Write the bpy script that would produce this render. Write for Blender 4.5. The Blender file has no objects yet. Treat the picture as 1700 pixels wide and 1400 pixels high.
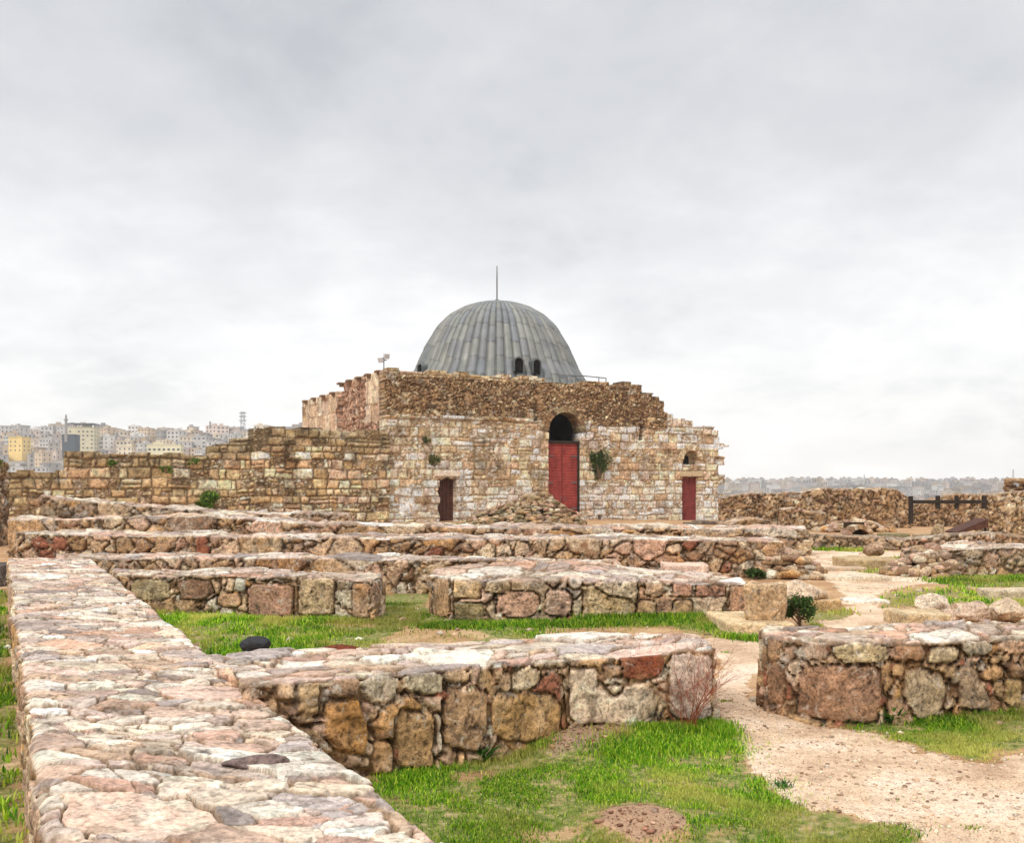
import bpy, bmesh, math, random
import numpy as np
from mathutils import Vector, Matrix

# ------------------------------------------------------------------ camera, sky, sun, exposure
SC = bpy.context.scene
COL = SC.collection
FPX, HOR, CX, CAMH = 1600.0, 807.0, 850.0, 1.9      # focal length and horizon measured on the 1700 px wide photograph
cd = bpy.data.cameras.new("camera"); cam = bpy.data.objects.new("camera", cd); COL.objects.link(cam)
cam.location = (0, 0, CAMH); cam.rotation_euler = (math.radians(90), 0, 0)
cd.sensor_width = 36.0; cd.lens = 36.0 * FPX / 1700.0
cd.shift_y = (HOR - 700.0) / 1700.0
cd.clip_start = 0.05; cd.clip_end = 8000
SC.camera = cam
SC.render.resolution_x = 1024; SC.render.resolution_y = 844
vs = SC.view_settings; vs.view_transform = 'Standard'; vs.look = 'None'; vs.exposure = 0.14; vs.gamma = 1.0
vs.use_curve_mapping = False

SUN_EL, SUN_AZ = 38.0, -32.0
w = bpy.data.worlds.new("World"); SC.world = w; w.use_nodes = True
nt = w.node_tree; nt.nodes.clear()
def N(nt, t, **k):
    n = nt.nodes.new(t)
    for a, b in k.items(): setattr(n, a, b)
    return n
def math_n(nt, op, a, b=None, c=None, clamp=False):
    m = N(nt, 'ShaderNodeMath', operation=op); m.use_clamp = clamp
    for i, v in enumerate((a, b, c)):
        if v is None: continue
        if isinstance(v, (int, float)): m.inputs[i].default_value = v
        else: nt.links.new(v, m.inputs[i])
    return m.outputs[0]
def ramp(nt, fac, stops, interp='LINEAR'):
    r = N(nt, 'ShaderNodeValToRGB'); cr = r.color_ramp; cr.interpolation = interp
    while len(cr.elements) < len(stops): cr.elements.new(0.5)
    for e, (p, c) in zip(cr.elements, stops):
        e.position = p; e.color = (*c, 1) if len(c) == 3 else c
    nt.links.new(fac, r.inputs[0]); return r.outputs[0]
def mixc(nt, fac, a, b, mode='MIX'):
    m = N(nt, 'ShaderNodeMix', data_type='RGBA', blend_type=mode)
    for i, v in ((0, fac), (6, a), (7, b)):
        if isinstance(v, (int, float)): m.inputs[i].default_value = v
        elif isinstance(v, tuple): m.inputs[i].default_value = (*v, 1)
        else: nt.links.new(v, m.inputs[i])
    return m.outputs[2]
def noise_n(nt, vec, scale, detail=4, rough=0.55, dist=0.0, out=0):
    n = N(nt, 'ShaderNodeTexNoise'); n.inputs['Scale'].default_value = scale
    n.inputs['Detail'].default_value = detail; n.inputs['Roughness'].default_value = rough
    n.inputs['Distortion'].default_value = dist
    nt.links.new(vec, n.inputs['Vector']); return n.outputs[out]
def build_world():
    tc = N(nt, 'ShaderNodeTexCoord'); sep = N(nt, 'ShaderNodeSeparateXYZ')
    nt.links.new(tc.outputs['Generated'], sep.inputs[0])
    z = math_n(nt, 'MAXIMUM', sep.outputs[2], 0.0)
    den = math_n(nt, 'ADD', z, 0.36)
    comb = N(nt, 'ShaderNodeCombineXYZ')
    nt.links.new(math_n(nt, 'DIVIDE', sep.outputs[0], den), comb.inputs[0])
    nt.links.new(math_n(nt, 'DIVIDE', sep.outputs[1], den), comb.inputs[1])
    comb.inputs[2].default_value = 3.7
    # overcast: pale at the horizon, greyer above it, brightest overhead
    base = ramp(nt, z, [(0.0, (1.26, 1.22, 1.15)), (0.06, (1.10, 1.08, 1.04)), (0.14, (.97, .965, .955)), (0.24, (.81, .812, .82)),
                        (0.34, (.69, .70, .72)), (0.48, (.66, .672, .695)), (0.75, (1.0, 1.0, 1.02)), (1.0, (1.0, 1.0, 1.0))])
    n1 = noise_n(nt, comb.outputs[0], 1.7, 5, .55, .2)
    n2 = noise_n(nt, comb.outputs[0], 4.2, 6, .6, .25)
    k = math_n(nt, 'ADD', math_n(nt, 'MULTIPLY', n1, .62), math_n(nt, 'MULTIPLY', n2, .38))
    cl = ramp(nt, k, [(0.36, (.80, .82, .84)), (0.45, (.93, .94, .95)), (0.52, (1.0, 1.0, 1.01)), (0.62, (1.12, 1.115, 1.11))])
    col = mixc(nt, 1.0, base, cl, 'MULTIPLY')
    up = math_n(nt, 'MULTIPLY', math_n(nt, 'SUBTRACT', z, 0.50), 2.2, clamp=True)
    stren = math_n(nt, 'ADD', 1.0, math_n(nt, 'MULTIPLY', up, 1.1))
    bg = N(nt, 'ShaderNodeBackground'); nt.links.new(col, bg.inputs[0]); nt.links.new(stren, bg.inputs[1])
    sky = N(nt, 'ShaderNodeTexSky', sky_type='NISHITA'); sky.sun_disc = False
    sky.sun_elevation = math.radians(SUN_EL); sky.sun_rotation = math.radians(180 + SUN_AZ)
    bs = N(nt, 'ShaderNodeBackground'); nt.links.new(sky.outputs[0], bs.inputs[0]); bs.inputs[1].default_value = 0.1
    mx = N(nt, 'ShaderNodeMixShader'); mx.inputs[0].default_value = 0.95
    nt.links.new(bs.outputs[0], mx.inputs[1]); nt.links.new(bg.outputs[0], mx.inputs[2])
    o = N(nt, 'ShaderNodeOutputWorld'); nt.links.new(mx.outputs[0], o.inputs[0])
build_world()
sl = bpy.data.lights.new("sun", 'SUN'); sl.energy = 1.5; sl.angle = math.radians(12); sl.color = (1.0, .93, .84)
so = bpy.data.objects.new("sun", sl); COL.objects.link(so)
so.rotation_euler = (math.radians(90 - SUN_EL), 0, math.radians(SUN_AZ)); so.location = (-20, -20, 40)

# ------------------------------------------------------------------ helpers
random.seed(11); RNG = np.random.default_rng(7)
def g(px, py, z=0.0):
    """photo pixel -> point on the level z, in metres"""
    Y = FPX * (CAMH - z) / (py - HOR); return ((px - CX) / FPX * Y, Y)
def zz(py, Y): return CAMH - (py - HOR) * Y / FPX
def hsh(*a, seed=0):
    n = np.full(np.shape(a[0]), (seed * 2654435761 + 12345) & 0xffffffff, dtype=np.uint64)
    for v, p in zip(a, (73856093, 19349663, 83492791, 50331653)):
        n ^= (v.astype(np.int64).astype(np.uint64) * np.uint64(p)) & np.uint64(0xffffffff)
        n = (n ^ (n >> np.uint64(15))) * np.uint64(0x2c1b3c6d) & np.uint64(0xffffffff)
        n = (n ^ (n >> np.uint64(12))) * np.uint64(0x297a2d39) & np.uint64(0xffffffff)
        n ^= n >> np.uint64(15)
    return n
def r01(n, k=0):
    n = (n + np.uint64(k * 0x9E3779B9 & 0xffffffff)) & np.uint64(0xffffffff)
    n = (n ^ (n >> np.uint64(16))) * np.uint64(0x45d9f3b) & np.uint64(0xffffffff)
    n = (n ^ (n >> np.uint64(16))) * np.uint64(0x45d9f3b) & np.uint64(0xffffffff)
    n ^= n >> np.uint64(16)
    return n.astype(np.float64) / 4294967296.0
def sstep(a, b, x):
    t = np.clip((x - a) / (b - a), 0, 1); return t * t * (3 - 2 * t)
def vnoise(P, sc, seed=0):
    Q = P / sc; I = np.floor(Q); Fr = Q - I; Fr = Fr * Fr * (3 - 2 * Fr); I = I.astype(np.int64)
    out = 0
    for dx in (0, 1):
        for dy in (0, 1):
            for dz in (0, 1):
                wgt = (Fr[:, 0] if dx else 1 - Fr[:, 0]) * (Fr[:, 1] if dy else 1 - Fr[:, 1]) * (Fr[:, 2] if dz else 1 - Fr[:, 2])
                out = out + wgt * r01(hsh(I[:, 0] + dx, I[:, 1] + dy, I[:, 2] + dz, seed=seed))
    return out * 2 - 1
def fbm(P, sc, oct=3, seed=0):
    o = 0; a = 1.0; t = 0
    for k in range(oct):
        o = o + a * vnoise(P, sc / 2 ** k, seed + k * 17); t += a; a *= .5
    return o / t
def cells(P, size, seed=0, jit=.85, wt=.45):
    Q = P / np.asarray(size, float); B = np.floor(Q).astype(np.int64)
    n = len(P); F1 = np.full(n, 9.); F2 = np.full(n, 9.); ID = np.zeros(n, np.uint64); D = np.zeros((n, 3))
    for dx in (-1, 0, 1):
        for dy in (-1, 0, 1):
            for dz in (-1, 0, 1):
                c = B + (dx, dy, dz); h = hsh(c[:, 0], c[:, 1], c[:, 2], seed=seed)
                s = c + .5 + jit * (np.stack([r01(h, 1), r01(h, 2), r01(h, 3)], 1) - .5)
                d3 = Q - s; d = np.sqrt((d3 ** 2).sum(1)) - wt * (r01(h, 4) - .5)
                m = d < F1
                F2 = np.where(m, F1, np.minimum(F2, d)); F1 = np.where(m, d, F1)
                ID = np.where(m, h, ID); D[m] = d3[m]
    return F1, F2 - F1, ID, D
def srgb(h):
    c = [int(h[i:i + 2], 16) / 255 for i in (0, 2, 4)]
    return np.array([x / 12.92 if x < .04045 else ((x + .055) / 1.055) ** 2.4 for x in c])
def pal(*hx): return np.array([srgb(h) for h in hx])
# weathered limestone and chert colours; PAL_TOP paints skylight brightness onto upward faces
PAL_RUIN = pal('c8aa88', 'bb9a74', 'd0b698', 'a98a66', 'c09a72', 'd8c4a6', '9c7c60', 'bf9880', 'caa68e', 'ac957a', '8e6e54', 'ccae90', 'c49662', 'dccfba', 'a09488', 'b89a84')
PAL_TOP = pal('e8d4bc', 'e0c8b0', 'efe2d0', 'dab49c', 'e0bcaa', 'e4d0b2', 'c8aca0', 'ecdac4', 'd4b08c', 'f2e8da', 'b4a8a4', 'dcb49a', 'ead8c4', 'e6cfc0', 'b8988a', 'a4948e', 'cc9474', '948480', 'd6a48c', 'c4b49c')
PAL_BROWN = pal('937050', 'a5825e', 'b0906a', '80614a', 'b89872', '9c7c5c', 'c6a680', '735844', 'ae8a68', '8c7458')
PAL_FACADE = pal('dcc49c', 'd4b88e', 'e4d0ac', 'd4b290', 'dcbca0', 'ccae80', 'e8d6b6', 'c8a680', 'e4c8ae', 'd8be92', 'be9e76', 'ecdcc2')
PAL_PINK = pal('ecdccc', 'e6d0be', 'f0e2d4', 'e0c8b0', 'ead6c8', 'e2cdb4')
PAL_LEFTW = pal('ccac80', 'd4b48c', 'ba9a70', 'c8a480', 'd8bc98', 'ae9068', 'ccac84', 'd8b498')
PAL_MOSSY = pal('8c7c5c', '9a8866', '7a6c50', 'a49270', '948262', 'b09c76')
MORTAR = srgb('8f7355')
def pick(P, ids, k=5, jit=.16):
    i = (r01(ids, k) * len(P)).astype(int) % len(P)
    return P[i] * (1 + jit * (r01(ids, k + 1) - .5) * 2)[:, None]

def props(o, label=None, cat=None, group=None, kind=None):
    if label: o['label'] = label
    if cat: o['category'] = cat
    if group: o['group'] = group
    if kind: o['kind'] = kind
    return o
def empty(name, loc=(0, 0, 0), rz=0.0, label=None, cat=None, group=None):
    o = bpy.data.objects.new(name, None); COL.objects.link(o); o.location = loc; o.rotation_euler = (0, 0, rz)
    o.empty_display_size = .3
    return props(o, label, cat, group)
def mesh_obj(name, V, Fc, mat, parent=None, col=None, smooth=True, mats=None, midx=None):
    """Fc: (n,k) int array or list of such arrays"""
    me = bpy.data.meshes.new(name)
    Fl = Fc if isinstance(Fc, list) else [Fc]
    Fl = [np.asarray(f, dtype=np.int32) for f in Fl if len(f)]
    V = np.asarray(V, dtype=np.float32)
    nl = sum(f.size for f in Fl); npoly = sum(len(f) for f in Fl)
    me.vertices.add(len(V)); me.vertices.foreach_set('co', V.ravel())
    me.loops.add(nl); me.loops.foreach_set('vertex_index', np.concatenate([f.ravel() for f in Fl]))
    me.polygons.add(npoly)
    tot = np.concatenate([np.full(len(f), f.shape[1], np.int32) for f in Fl])
    st = np.concatenate([[0], np.cumsum(tot)[:-1]]).astype(np.int32)
    me.polygons.foreach_set('loop_start', st); me.polygons.foreach_set('loop_total', tot)
    me.update(calc_edges=True)
    if smooth: me.polygons.foreach_set('use_smooth', np.ones(npoly, bool))
    if col is not None:
        c = np.ones((len(V), 4), np.float32); c[:, :col.shape[1]] = col
        a = me.attributes.new('Col', 'FLOAT_COLOR', 'POINT'); a.data.foreach_set('color', c.ravel())
    if mats:
        for m in mats: me.materials.append(m)
        if midx is not None: me.polygons.foreach_set('material_index', np.asarray(midx, np.int32))
    else: me.materials.append(mat)
    o = bpy.data.objects.new(name, me); COL.objects.link(o)
    if parent is not None: o.parent = parent
    return o
class MB:
    """collects simple shapes into one mesh"""
    def __init__(s): s.v = []; s.f = []; s.c = []; s.cur = None
    def add(s, vs, fs):
        b = len(s.v); s.v += [tuple(v) for v in vs]; s.f += [tuple(i + b for i in f) for f in fs]
        if s.cur is not None: s.c += [s.cur] * len(vs)
    def box(s, c, d, rz=0.0):
        x, y, z = (k / 2 for k in d); ca, sa = math.cos(rz), math.sin(rz)
        vs = [(c[0] + ca * i * x - sa * j * y, c[1] + sa * i * x + ca * j * y, c[2] + k * z) for k in (-1, 1) for j in (-1, 1) for i in (-1, 1)]
        s.add(vs, [(0, 2, 3, 1), (4, 5, 7, 6), (0, 1, 5, 4), (1, 3, 7, 5), (3, 2, 6, 7), (2, 0, 4, 6)])
    def tube(s, pts, r0, r1=None, n=8):
        r1 = r0 if r1 is None else r1; pts = [Vector(p) for p in pts]; rings = []
        for i, p in enumerate(pts):
            d = (pts[min(i + 1, len(pts) - 1)] - pts[max(i - 1, 0)]).normalized()
            a = d.orthogonal().normalized(); b = d.cross(a); r = r0 + (r1 - r0) * i / (len(pts) - 1)
            rings.append([p + (a * math.cos(t) + b * math.sin(t)) * r for t in [2 * math.pi * k / n for k in range(n)]])
        vs = [v for q in rings for v in q]; fs = []
        for i in range(len(pts) - 1):
            for k in range(n): fs.append((i * n + k, i * n + (k + 1) % n, (i + 1) * n + (k + 1) % n, (i + 1) * n + k))
        fs.append(tuple(range(n))[::-1]); fs.append(tuple(len(vs) - n + k for k in range(n)))
        s.add(vs, fs)
    def lathe(s, prof, c, n=24):
        vs = [(c[0] + r * math.cos(2 * math.pi * k / n), c[1] + r * math.sin(2 * math.pi * k / n), c[2] + z) for r, z in prof for k in range(n)]
        fs = [(i * n + k, i * n + (k + 1) % n, (i + 1) * n + (k + 1) % n, (i + 1) * n + k) for i in range(len(prof) - 1) for k in range(n)]
        s.add(vs, fs)
    def build(s, name, mat, parent=None, smooth=False, bevel=0.0):
        me = bpy.data.meshes.new(name); me.from_pydata(s.v, [], s.f); me.materials.append(mat); me.update()
        if s.c:
            a = me.attributes.new('Col', 'FLOAT_COLOR', 'POINT')
            a.data.foreach_set('color', np.array([(*c, 1) for c in s.c], np.float32).ravel())
        if smooth: me.polygons.foreach_set('use_smooth', [True] * len(me.polygons))
        o = bpy.data.objects.new(name, me); COL.objects.link(o)
        if parent is not None: o.parent = parent
        if bevel: m = o.modifiers.new('bevel', 'BEVEL'); m.width = bevel; m.segments = 2; m.limit_method = 'ANGLE'
        return o

# ------------------------------------------------------------------ materials
def mat_base(name):
    m = bpy.data.materials.new(name); m.use_nodes = True; n = m.node_tree
    b = n.nodes['Principled BSDF']; b.inputs['Roughness'].default_value = .9
    b.inputs['Specular IOR Level'].default_value = .2
    return m, n, b
def mat_stone(name, fs=1.0, bump=.6, lich=.5, mott=1.0, bd=.02):
    m, n, b = mat_base(name)
    tc = N(n, 'ShaderNodeTexCoord'); at = N(n, 'ShaderNodeAttribute', attribute_name='Col'); v = tc.outputs['Object']
    c = at.outputs['Color']; al = at.outputs['Alpha']
    def sc(f): return math_n(n, 'MULTIPLY', f, al)
    n1 = noise_n(n, v, 9 * fs, 6, .65, .5); n2 = noise_n(n, v, 38 * fs, 5, .7, .2); n3 = noise_n(n, v, 2.2 * fs, 4, .6, .4)
    c = mixc(n, sc(.9 * mott), c, ramp(n, n1, [(.32, (.50, .49, .48)), (.44, (.86, .86, .86)), (.54, (1.06, 1.06, 1.05)), (.68, (1.42, 1.42, 1.40))]), 'MULTIPLY')
    c = mixc(n, sc(.9 * mott), c, ramp(n, n2, [(.36, (.30, .29, .28)), (.45, (.86, .86, .85)), (.55, (1.10, 1.10, 1.09)), (.66, (1.55, 1.55, 1.53))]), 'MULTIPLY')
    # rusty staining, black lichen and pale bloom, each with a shape of its own
    c = mixc(n, sc(ramp(n, n3, [(.55, (0, 0, 0)), (.70, (.40, .40, .40))])), c, mixc(n, .75, c, (.50, .29, .13)))
    n4 = noise_n(n, v, 5.3 * fs, 7, .8, 1.0)
    c = mixc(n, sc(ramp(n, n4, [(.56, (0, 0, 0)), (.62, (lich, lich, lich))])), c, (.050, .045, .036))
    n6 = noise_n(n, v, 16 * fs, 5, .8, .4)
    c = mixc(n, sc(ramp(n, n6, [(.60, (0, 0, 0)), (.66, (lich, lich, lich))])), c, (.06, .05, .04))
    n5 = noise_n(n, v, 8.1 * fs, 6, .75, .8, out=0)
    c = mixc(n, sc(ramp(n, n5, [(.57, (0, 0, 0)), (.66, (.6, .6, .6))])), c, (.72, .67, .58))
    n.links.new(c, b.inputs['Base Color'])
    vo = N(n, 'ShaderNodeTexVoronoi', feature='F1'); vo.inputs['Scale'].default_value = 55 * fs; n.links.new(v, vo.inputs['Vector'])
    h = math_n(n, 'ADD', math_n(n, 'MULTIPLY', n1, 1.0), math_n(n, 'MULTIPLY', n2, .6))
    h = math_n(n, 'ADD', h, math_n(n, 'MULTIPLY', ramp(n, vo.outputs[0], [(0, (0, 0, 0)), (.3, (1, 1, 1))]), .12))
    bp = N(n, 'ShaderNodeBump'); bp.inputs['Strength'].default_value = bump; bp.inputs['Distance'].default_value = bd * 1.6 / fs
    n.links.new(h, bp.inputs['Height']); n.links.new(bp.outputs[0], b.inputs['Normal'])
    return m
M = {}
M['stone'] = mat_stone('weathered_stone', 1.0, .9, .68)
M['stone_mid'] = mat_stone('weathered_stone_mid', .7, .9, .7, 1.0, .03)
M['stone_far'] = mat_stone('weathered_stone_far', .22, .9, .42, .85, .03)
M['block'] = mat_stone('dressed_stone', .9, .6, .35, .85)
def mat_simple(name, col, rough=.8, var=.25, sc=8, metal=0.0, bump=.15, attr=False, spec=.2):
    m, n, b = mat_base(name); tc = N(n, 'ShaderNodeTexCoord'); v = tc.outputs['Object']
    n1 = noise_n(n, v, sc, 5, .6); lo, hi = 1 - var, 1 + var
    base = N(n, 'ShaderNodeAttribute', attribute_name='Col').outputs['Color'] if attr else tuple(col)
    c = mixc(n, 1.0, base, ramp(n, n1, [(.3, (lo, lo, lo)), (.7, (hi, hi, hi))]), 'MULTIPLY')
    n.links.new(c, b.inputs['Base Color']); b.inputs['Roughness'].default_value = rough; b.inputs['Metallic'].default_value = metal
    b.inputs['Specular IOR Level'].default_value = spec
    if bump:
        bp = N(n, 'ShaderNodeBump'); bp.inputs['Strength'].default_value = bump; bp.inputs['Distance'].default_value = .02
        n.links.new(n1, bp.inputs['Height']); n.links.new(bp.outputs[0], b.inputs['Normal'])
    return m
M['red'] = mat_simple('red_painted_wood', (.33, .060, .048), .65, .38, 2.2)
M['darkred'] = mat_simple('dark_red_wood', (.21, .042, .036), .65, .4, 3)
M['brownwood'] = mat_simple('old_brown_wood', (.085, .035, .022), .7, .4, 5)
M['timber'] = mat_simple('dark_timber', (.035, .026, .02), .8, .35, 6)
M['iron'] = mat_simple('grey_iron', (.16, .16, .16), .5, .2, 10, .4)
M['glass'] = mat_simple('dark_glass', (.02, .022, .025), .25, .1, 3, spec=.5)
M['unlit'] = mat_simple('painted_dark_interior', (.012, .010, .009), .9, .1, 3)  # near-black colour standing in for unlit space behind closed openings
M['roof'] = mat_simple('lime_roof', (.36, .30, .24), .9, .2, 1)
M['lead'] = mat_simple('lead_sheet', (.2, .2, .2), .5, .16, 1.4, .25, .2, attr=True, spec=.4)
M['house'] = mat_simple('rendered_house', (.5, .45, .4), .9, .12, .12, attr=True, bump=0)
M['window'] = mat_simple('far_window', (.07, .075, .085), .4, .1, 1, bump=0)
M['charcoal'] = mat_simple('basalt_boulder', (.035, .034, .036), .8, .35, 14, bump=.5)
M['stem'] = mat_simple('woody_stem', (.12, .075, .045), .8, .3, 20)
M['twig'] = mat_simple('red_twig', (.30, .085, .04), .8, .35, 30)
M['white'] = mat_simple('pale_lamp_metal', (.55, .56, .58), .4, .1, 10)
def mat_leaf(name):
    m, n, b = mat_base(name); at = N(n, 'ShaderNodeAttribute', attribute_name='Col')
    n.links.new(at.outputs['Color'], b.inputs['Base Color']); b.inputs['Roughness'].default_value = .6
    tr = N(n, 'ShaderNodeBsdfTranslucent'); n.links.new(mixc(n, 1.0, at.outputs['Color'], (1.0, 1.15, .6), 'MULTIPLY'), tr.inputs[0])
    mx = N(n, 'ShaderNodeMixShader'); mx.inputs[0].default_value = .35
    out = n.nodes['Material Output']; n.links.new(b.outputs[0], mx.inputs[1]); n.links.new(tr.outputs[0], mx.inputs[2]); n.links.new(mx.outputs[0], out.inputs[0])
    return m
M['leaf'] = mat_leaf('leaf')
def mat_ground(name, path=False):
    m, n, b = mat_base(name); tc = N(n, 'ShaderNodeTexCoord'); v = tc.outputs['Object']
    n1 = noise_n(n, v, 1.3, 6, .6, .3); n2 = noise_n(n, v, 14, 6, .7); n3 = noise_n(n, v, 75, 4, .7)
    if path:
        c = ramp(n, n1, [(.3, tuple(srgb('b4957a'))), (.5, tuple(srgb('d9bea0'))), (.66, tuple(srgb('ead6c0')))])
    else:
        c = ramp(n, n1, [(.3, tuple(srgb('9a7454'))), (.5, tuple(srgb('b8936c'))), (.7, tuple(srgb('cdb08a')))])
    c = mixc(n, 1, c, ramp(n, n2, [(.3, (.66, .62, .58)), (.5, (1, 1, 1)), (.7, (1.15, 1.14, 1.12))]), 'MULTIPLY')
    c = mixc(n, 1, c, ramp(n, n3, [(.34, (.5, .45, .42)), (.46, (.97, .96, .96)), (.6, (1.1, 1.1, 1.1)), (.7, (1.3, 1.3, 1.3))]), 'MULTIPLY')
    if not path:
        at = N(n, 'ShaderNodeAttribute', attribute_name='Col'); sp = N(n, 'ShaderNodeSeparateColor'); n.links.new(at.outputs['Color'], sp.inputs[0])
        gr = ramp(n, n2, [(.34, (.05, .07, .015)), (.45, (.13, .17, .03)), (.56, (.26, .25, .08)), (.68, (.44, .36, .20))])
        k = math_n(n, 'MULTIPLY', sp.outputs[0], ramp(n, noise_n(n, v, 5, 5, .7), [(.35, (.35, .35, .35)), (.5, (1, 1, 1))]))
        c = mixc(n, k, c, gr)
        c = mixc(n, sp.outputs[1], c, ramp(n, n3, [(.35, (.20, .12, .08)), (.6, (.46, .30, .21))]))
        c = mixc(n, sp.outputs[2], c, ramp(n, n1, [(.3, (.22, .20, .16)), (.7, (.34, .30, .25))]))
    n.links.new(c, b.inputs['Base Color'])
    bp = N(n, 'ShaderNodeBump'); bp.inputs['Strength'].default_value = .8; bp.inputs['Distance'].default_value = .02
    n.links.new(math_n(n, 'ADD', n2, math_n(n, 'MULTIPLY', n3, .5)), bp.inputs['Height']); n.links.new(bp.outputs[0], b.inputs['Normal'])
    return m
M['ground'] = mat_ground('earth'); M['path'] = mat_ground('gravel_path', True)

# ------------------------------------------------------------------ masonry styles: P (n,3) local metric coords, up = how far the surface faces up
def style_rubble(size=(.34, .34, .26), big=.25, pl=None, ptop=None, depth=.05, seed=0, mort=MORTAR, gapw=.16, topsize=None, red=.0, flat=.5, mtop='9c7c5a'):
    pl = PAL_RUIN if pl is None else pl; ptop = PAL_TOP if ptop is None else ptop; mtop = srgb(mtop); soil_shade = srgb('382918')
    def f(P, up, ext=None):
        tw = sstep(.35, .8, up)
        W = P + .07 * np.stack([fbm(P, .25, 2, seed + 3), fbm(P, .25, 2, seed + 4), fbm(P, .25, 2, seed + 5)], 1) + .010 * np.stack([fbm(P, .05, 2, seed + 13), fbm(P, .05, 2, seed + 14), fbm(P, .05, 2, seed + 15)], 1)
        _, e, ID, D = cells(W, size, seed, .9, .22)
        sb = np.array(size) * 2.0
        _, eb, IB, DB = cells(W, sb, seed + 91, .85, .15)
        chip = np.maximum(0, fbm(P, .10, 3, seed + 47)); e = e - .09 * chip; eb = eb - .04 * chip
        isb = r01(IB, 9) < big
        edge = np.where(isb, eb * 2.0, np.minimum(e, np.where(eb < .06, eb * 3 + .02, 9)))
        ids = np.where(isb, IB, ID); DD = np.where(isb[:, None], DB * 2.0, D)
        cust = np.zeros(len(P), bool); ccol = None
        if ext is not None:
            sd, cid, ccol = ext; cust = sd < 0; near = (sd >= 0) & (sd < .03)
            edge = np.where(cust, -sd * 7, np.where(near, np.minimum(edge, sd * 7), edge))
            ids = np.where(cust, hsh(cid, seed=seed + 700), ids); DD = np.where(cust[:, None], DD * 0, DD)
        gw = gapw * .8 * (.5 + 1.0 * (fbm(P, .5, 2, seed + 8) * .5 + .5))
        _, e3, I3, D3 = cells(P, (.085, .085, .07), seed + 93, .9, .3)
        wedge = (edge < gw * .8) & (r01(I3, 3) < .42 - .22 * tw)
        ids = np.where(wedge, I3, ids); DD = np.where(wedge[:, None], D3 * .3, DD); lift = np.where(wedge, .62, 1.0)
        edge = np.where(wedge, np.minimum(e3 * .55, gw), edge); cust = cust & ~wedge
        prof = sstep(0.0, 1.0, edge / (gw * (1.15 - .35 * tw))) ** .7 * lift
        tilt = ((r01(ids, 11) - .5) * DD[:, 0] + (r01(ids, 12) - .5) * DD[:, 1] + (r01(ids, 13) - .5) * DD[:, 2]) * 2
        dep = depth * (1 - max(min(flat, .48), .48) * tw)
        crack = sstep(.035, .0, np.abs(fbm(P + 3.1, .30, 3, seed + 40))) * (fbm(P, .5, 2, seed + 41) > .05)
        pit = np.maximum(sstep(.20, .45, fbm(P, .09, 3, seed + 42)), sstep(.25, .5, fbm(P, .035, 2, seed + 43))) * (fbm(P, .6, 2, seed + 46) > -.15)
        rough = fbm(P, .13, 4, seed + 6)
        d = dep * 1.25 * (prof * (.75 + .5 * (r01(ids, 14) - .3)) - .70) + prof * (dep * (.55 - .1 * tw) * tilt + dep * (.32 - .10 * tw) * rough) + (.007 - .004 * tw) * fbm(P, .045, 2, seed + 7) - prof * (.012 * crack + .010 * pit) * (1 - .7 * tw)
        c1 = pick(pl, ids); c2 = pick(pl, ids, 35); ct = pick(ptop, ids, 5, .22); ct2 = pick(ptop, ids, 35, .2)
        bl = (sstep(-.15, .35, fbm(P, .16, 3, seed + 31)) * (.75 - .5 * tw))[:, None]
        cs = c1 * (1 - bl) + c2 * bl; ct = ct * (1 - bl) + ct2 * bl
        if red > 0:
            rr = (r01(ids, 21) < red)[:, None]; cs = np.where(rr, srgb('94604a') * (.7 + .7 * r01(ids, 22))[:, None], cs)
        if ccol is not None:
            cs = np.where(cust[:, None], ccol * (1 - .35 * bl) + .35 * bl * c2, cs)
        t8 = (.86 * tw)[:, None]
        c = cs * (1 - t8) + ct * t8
        c = c * np.exp((.50 - .15 * tw) * fbm(P * np.array([1, 1, 2.2]), .11, 4, seed + 30))[:, None]
        c = c * (1 - .5 * crack - .48 * pit * (1 - .4 * tw))[:, None]
        mm = (1 - sstep(gw * .30, gw * .80, edge + .05 * fbm(P, .05, 2, seed + 9)))[:, None] * .9
        mo = mort * (1 - t8) + mtop * t8
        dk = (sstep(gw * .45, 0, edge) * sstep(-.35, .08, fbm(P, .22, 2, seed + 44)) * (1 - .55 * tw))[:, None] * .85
        mo = mo * (1 - dk) + soil_shade * dk  # dark earth tone in joint centres also paints in recess shade
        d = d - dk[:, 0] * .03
        mo = mo * np.exp(.35 * fbm(P, .04, 2, seed + 45))[:, None]
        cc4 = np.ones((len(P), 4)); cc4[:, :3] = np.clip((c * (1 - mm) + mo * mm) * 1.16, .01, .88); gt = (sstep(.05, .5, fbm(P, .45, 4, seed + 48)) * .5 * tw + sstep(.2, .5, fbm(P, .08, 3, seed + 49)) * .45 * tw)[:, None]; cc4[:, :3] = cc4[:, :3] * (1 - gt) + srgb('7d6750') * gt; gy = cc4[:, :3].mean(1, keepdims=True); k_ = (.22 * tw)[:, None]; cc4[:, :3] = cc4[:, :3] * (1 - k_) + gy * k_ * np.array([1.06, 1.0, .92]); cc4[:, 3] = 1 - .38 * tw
        return d, cc4
    return f
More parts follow.
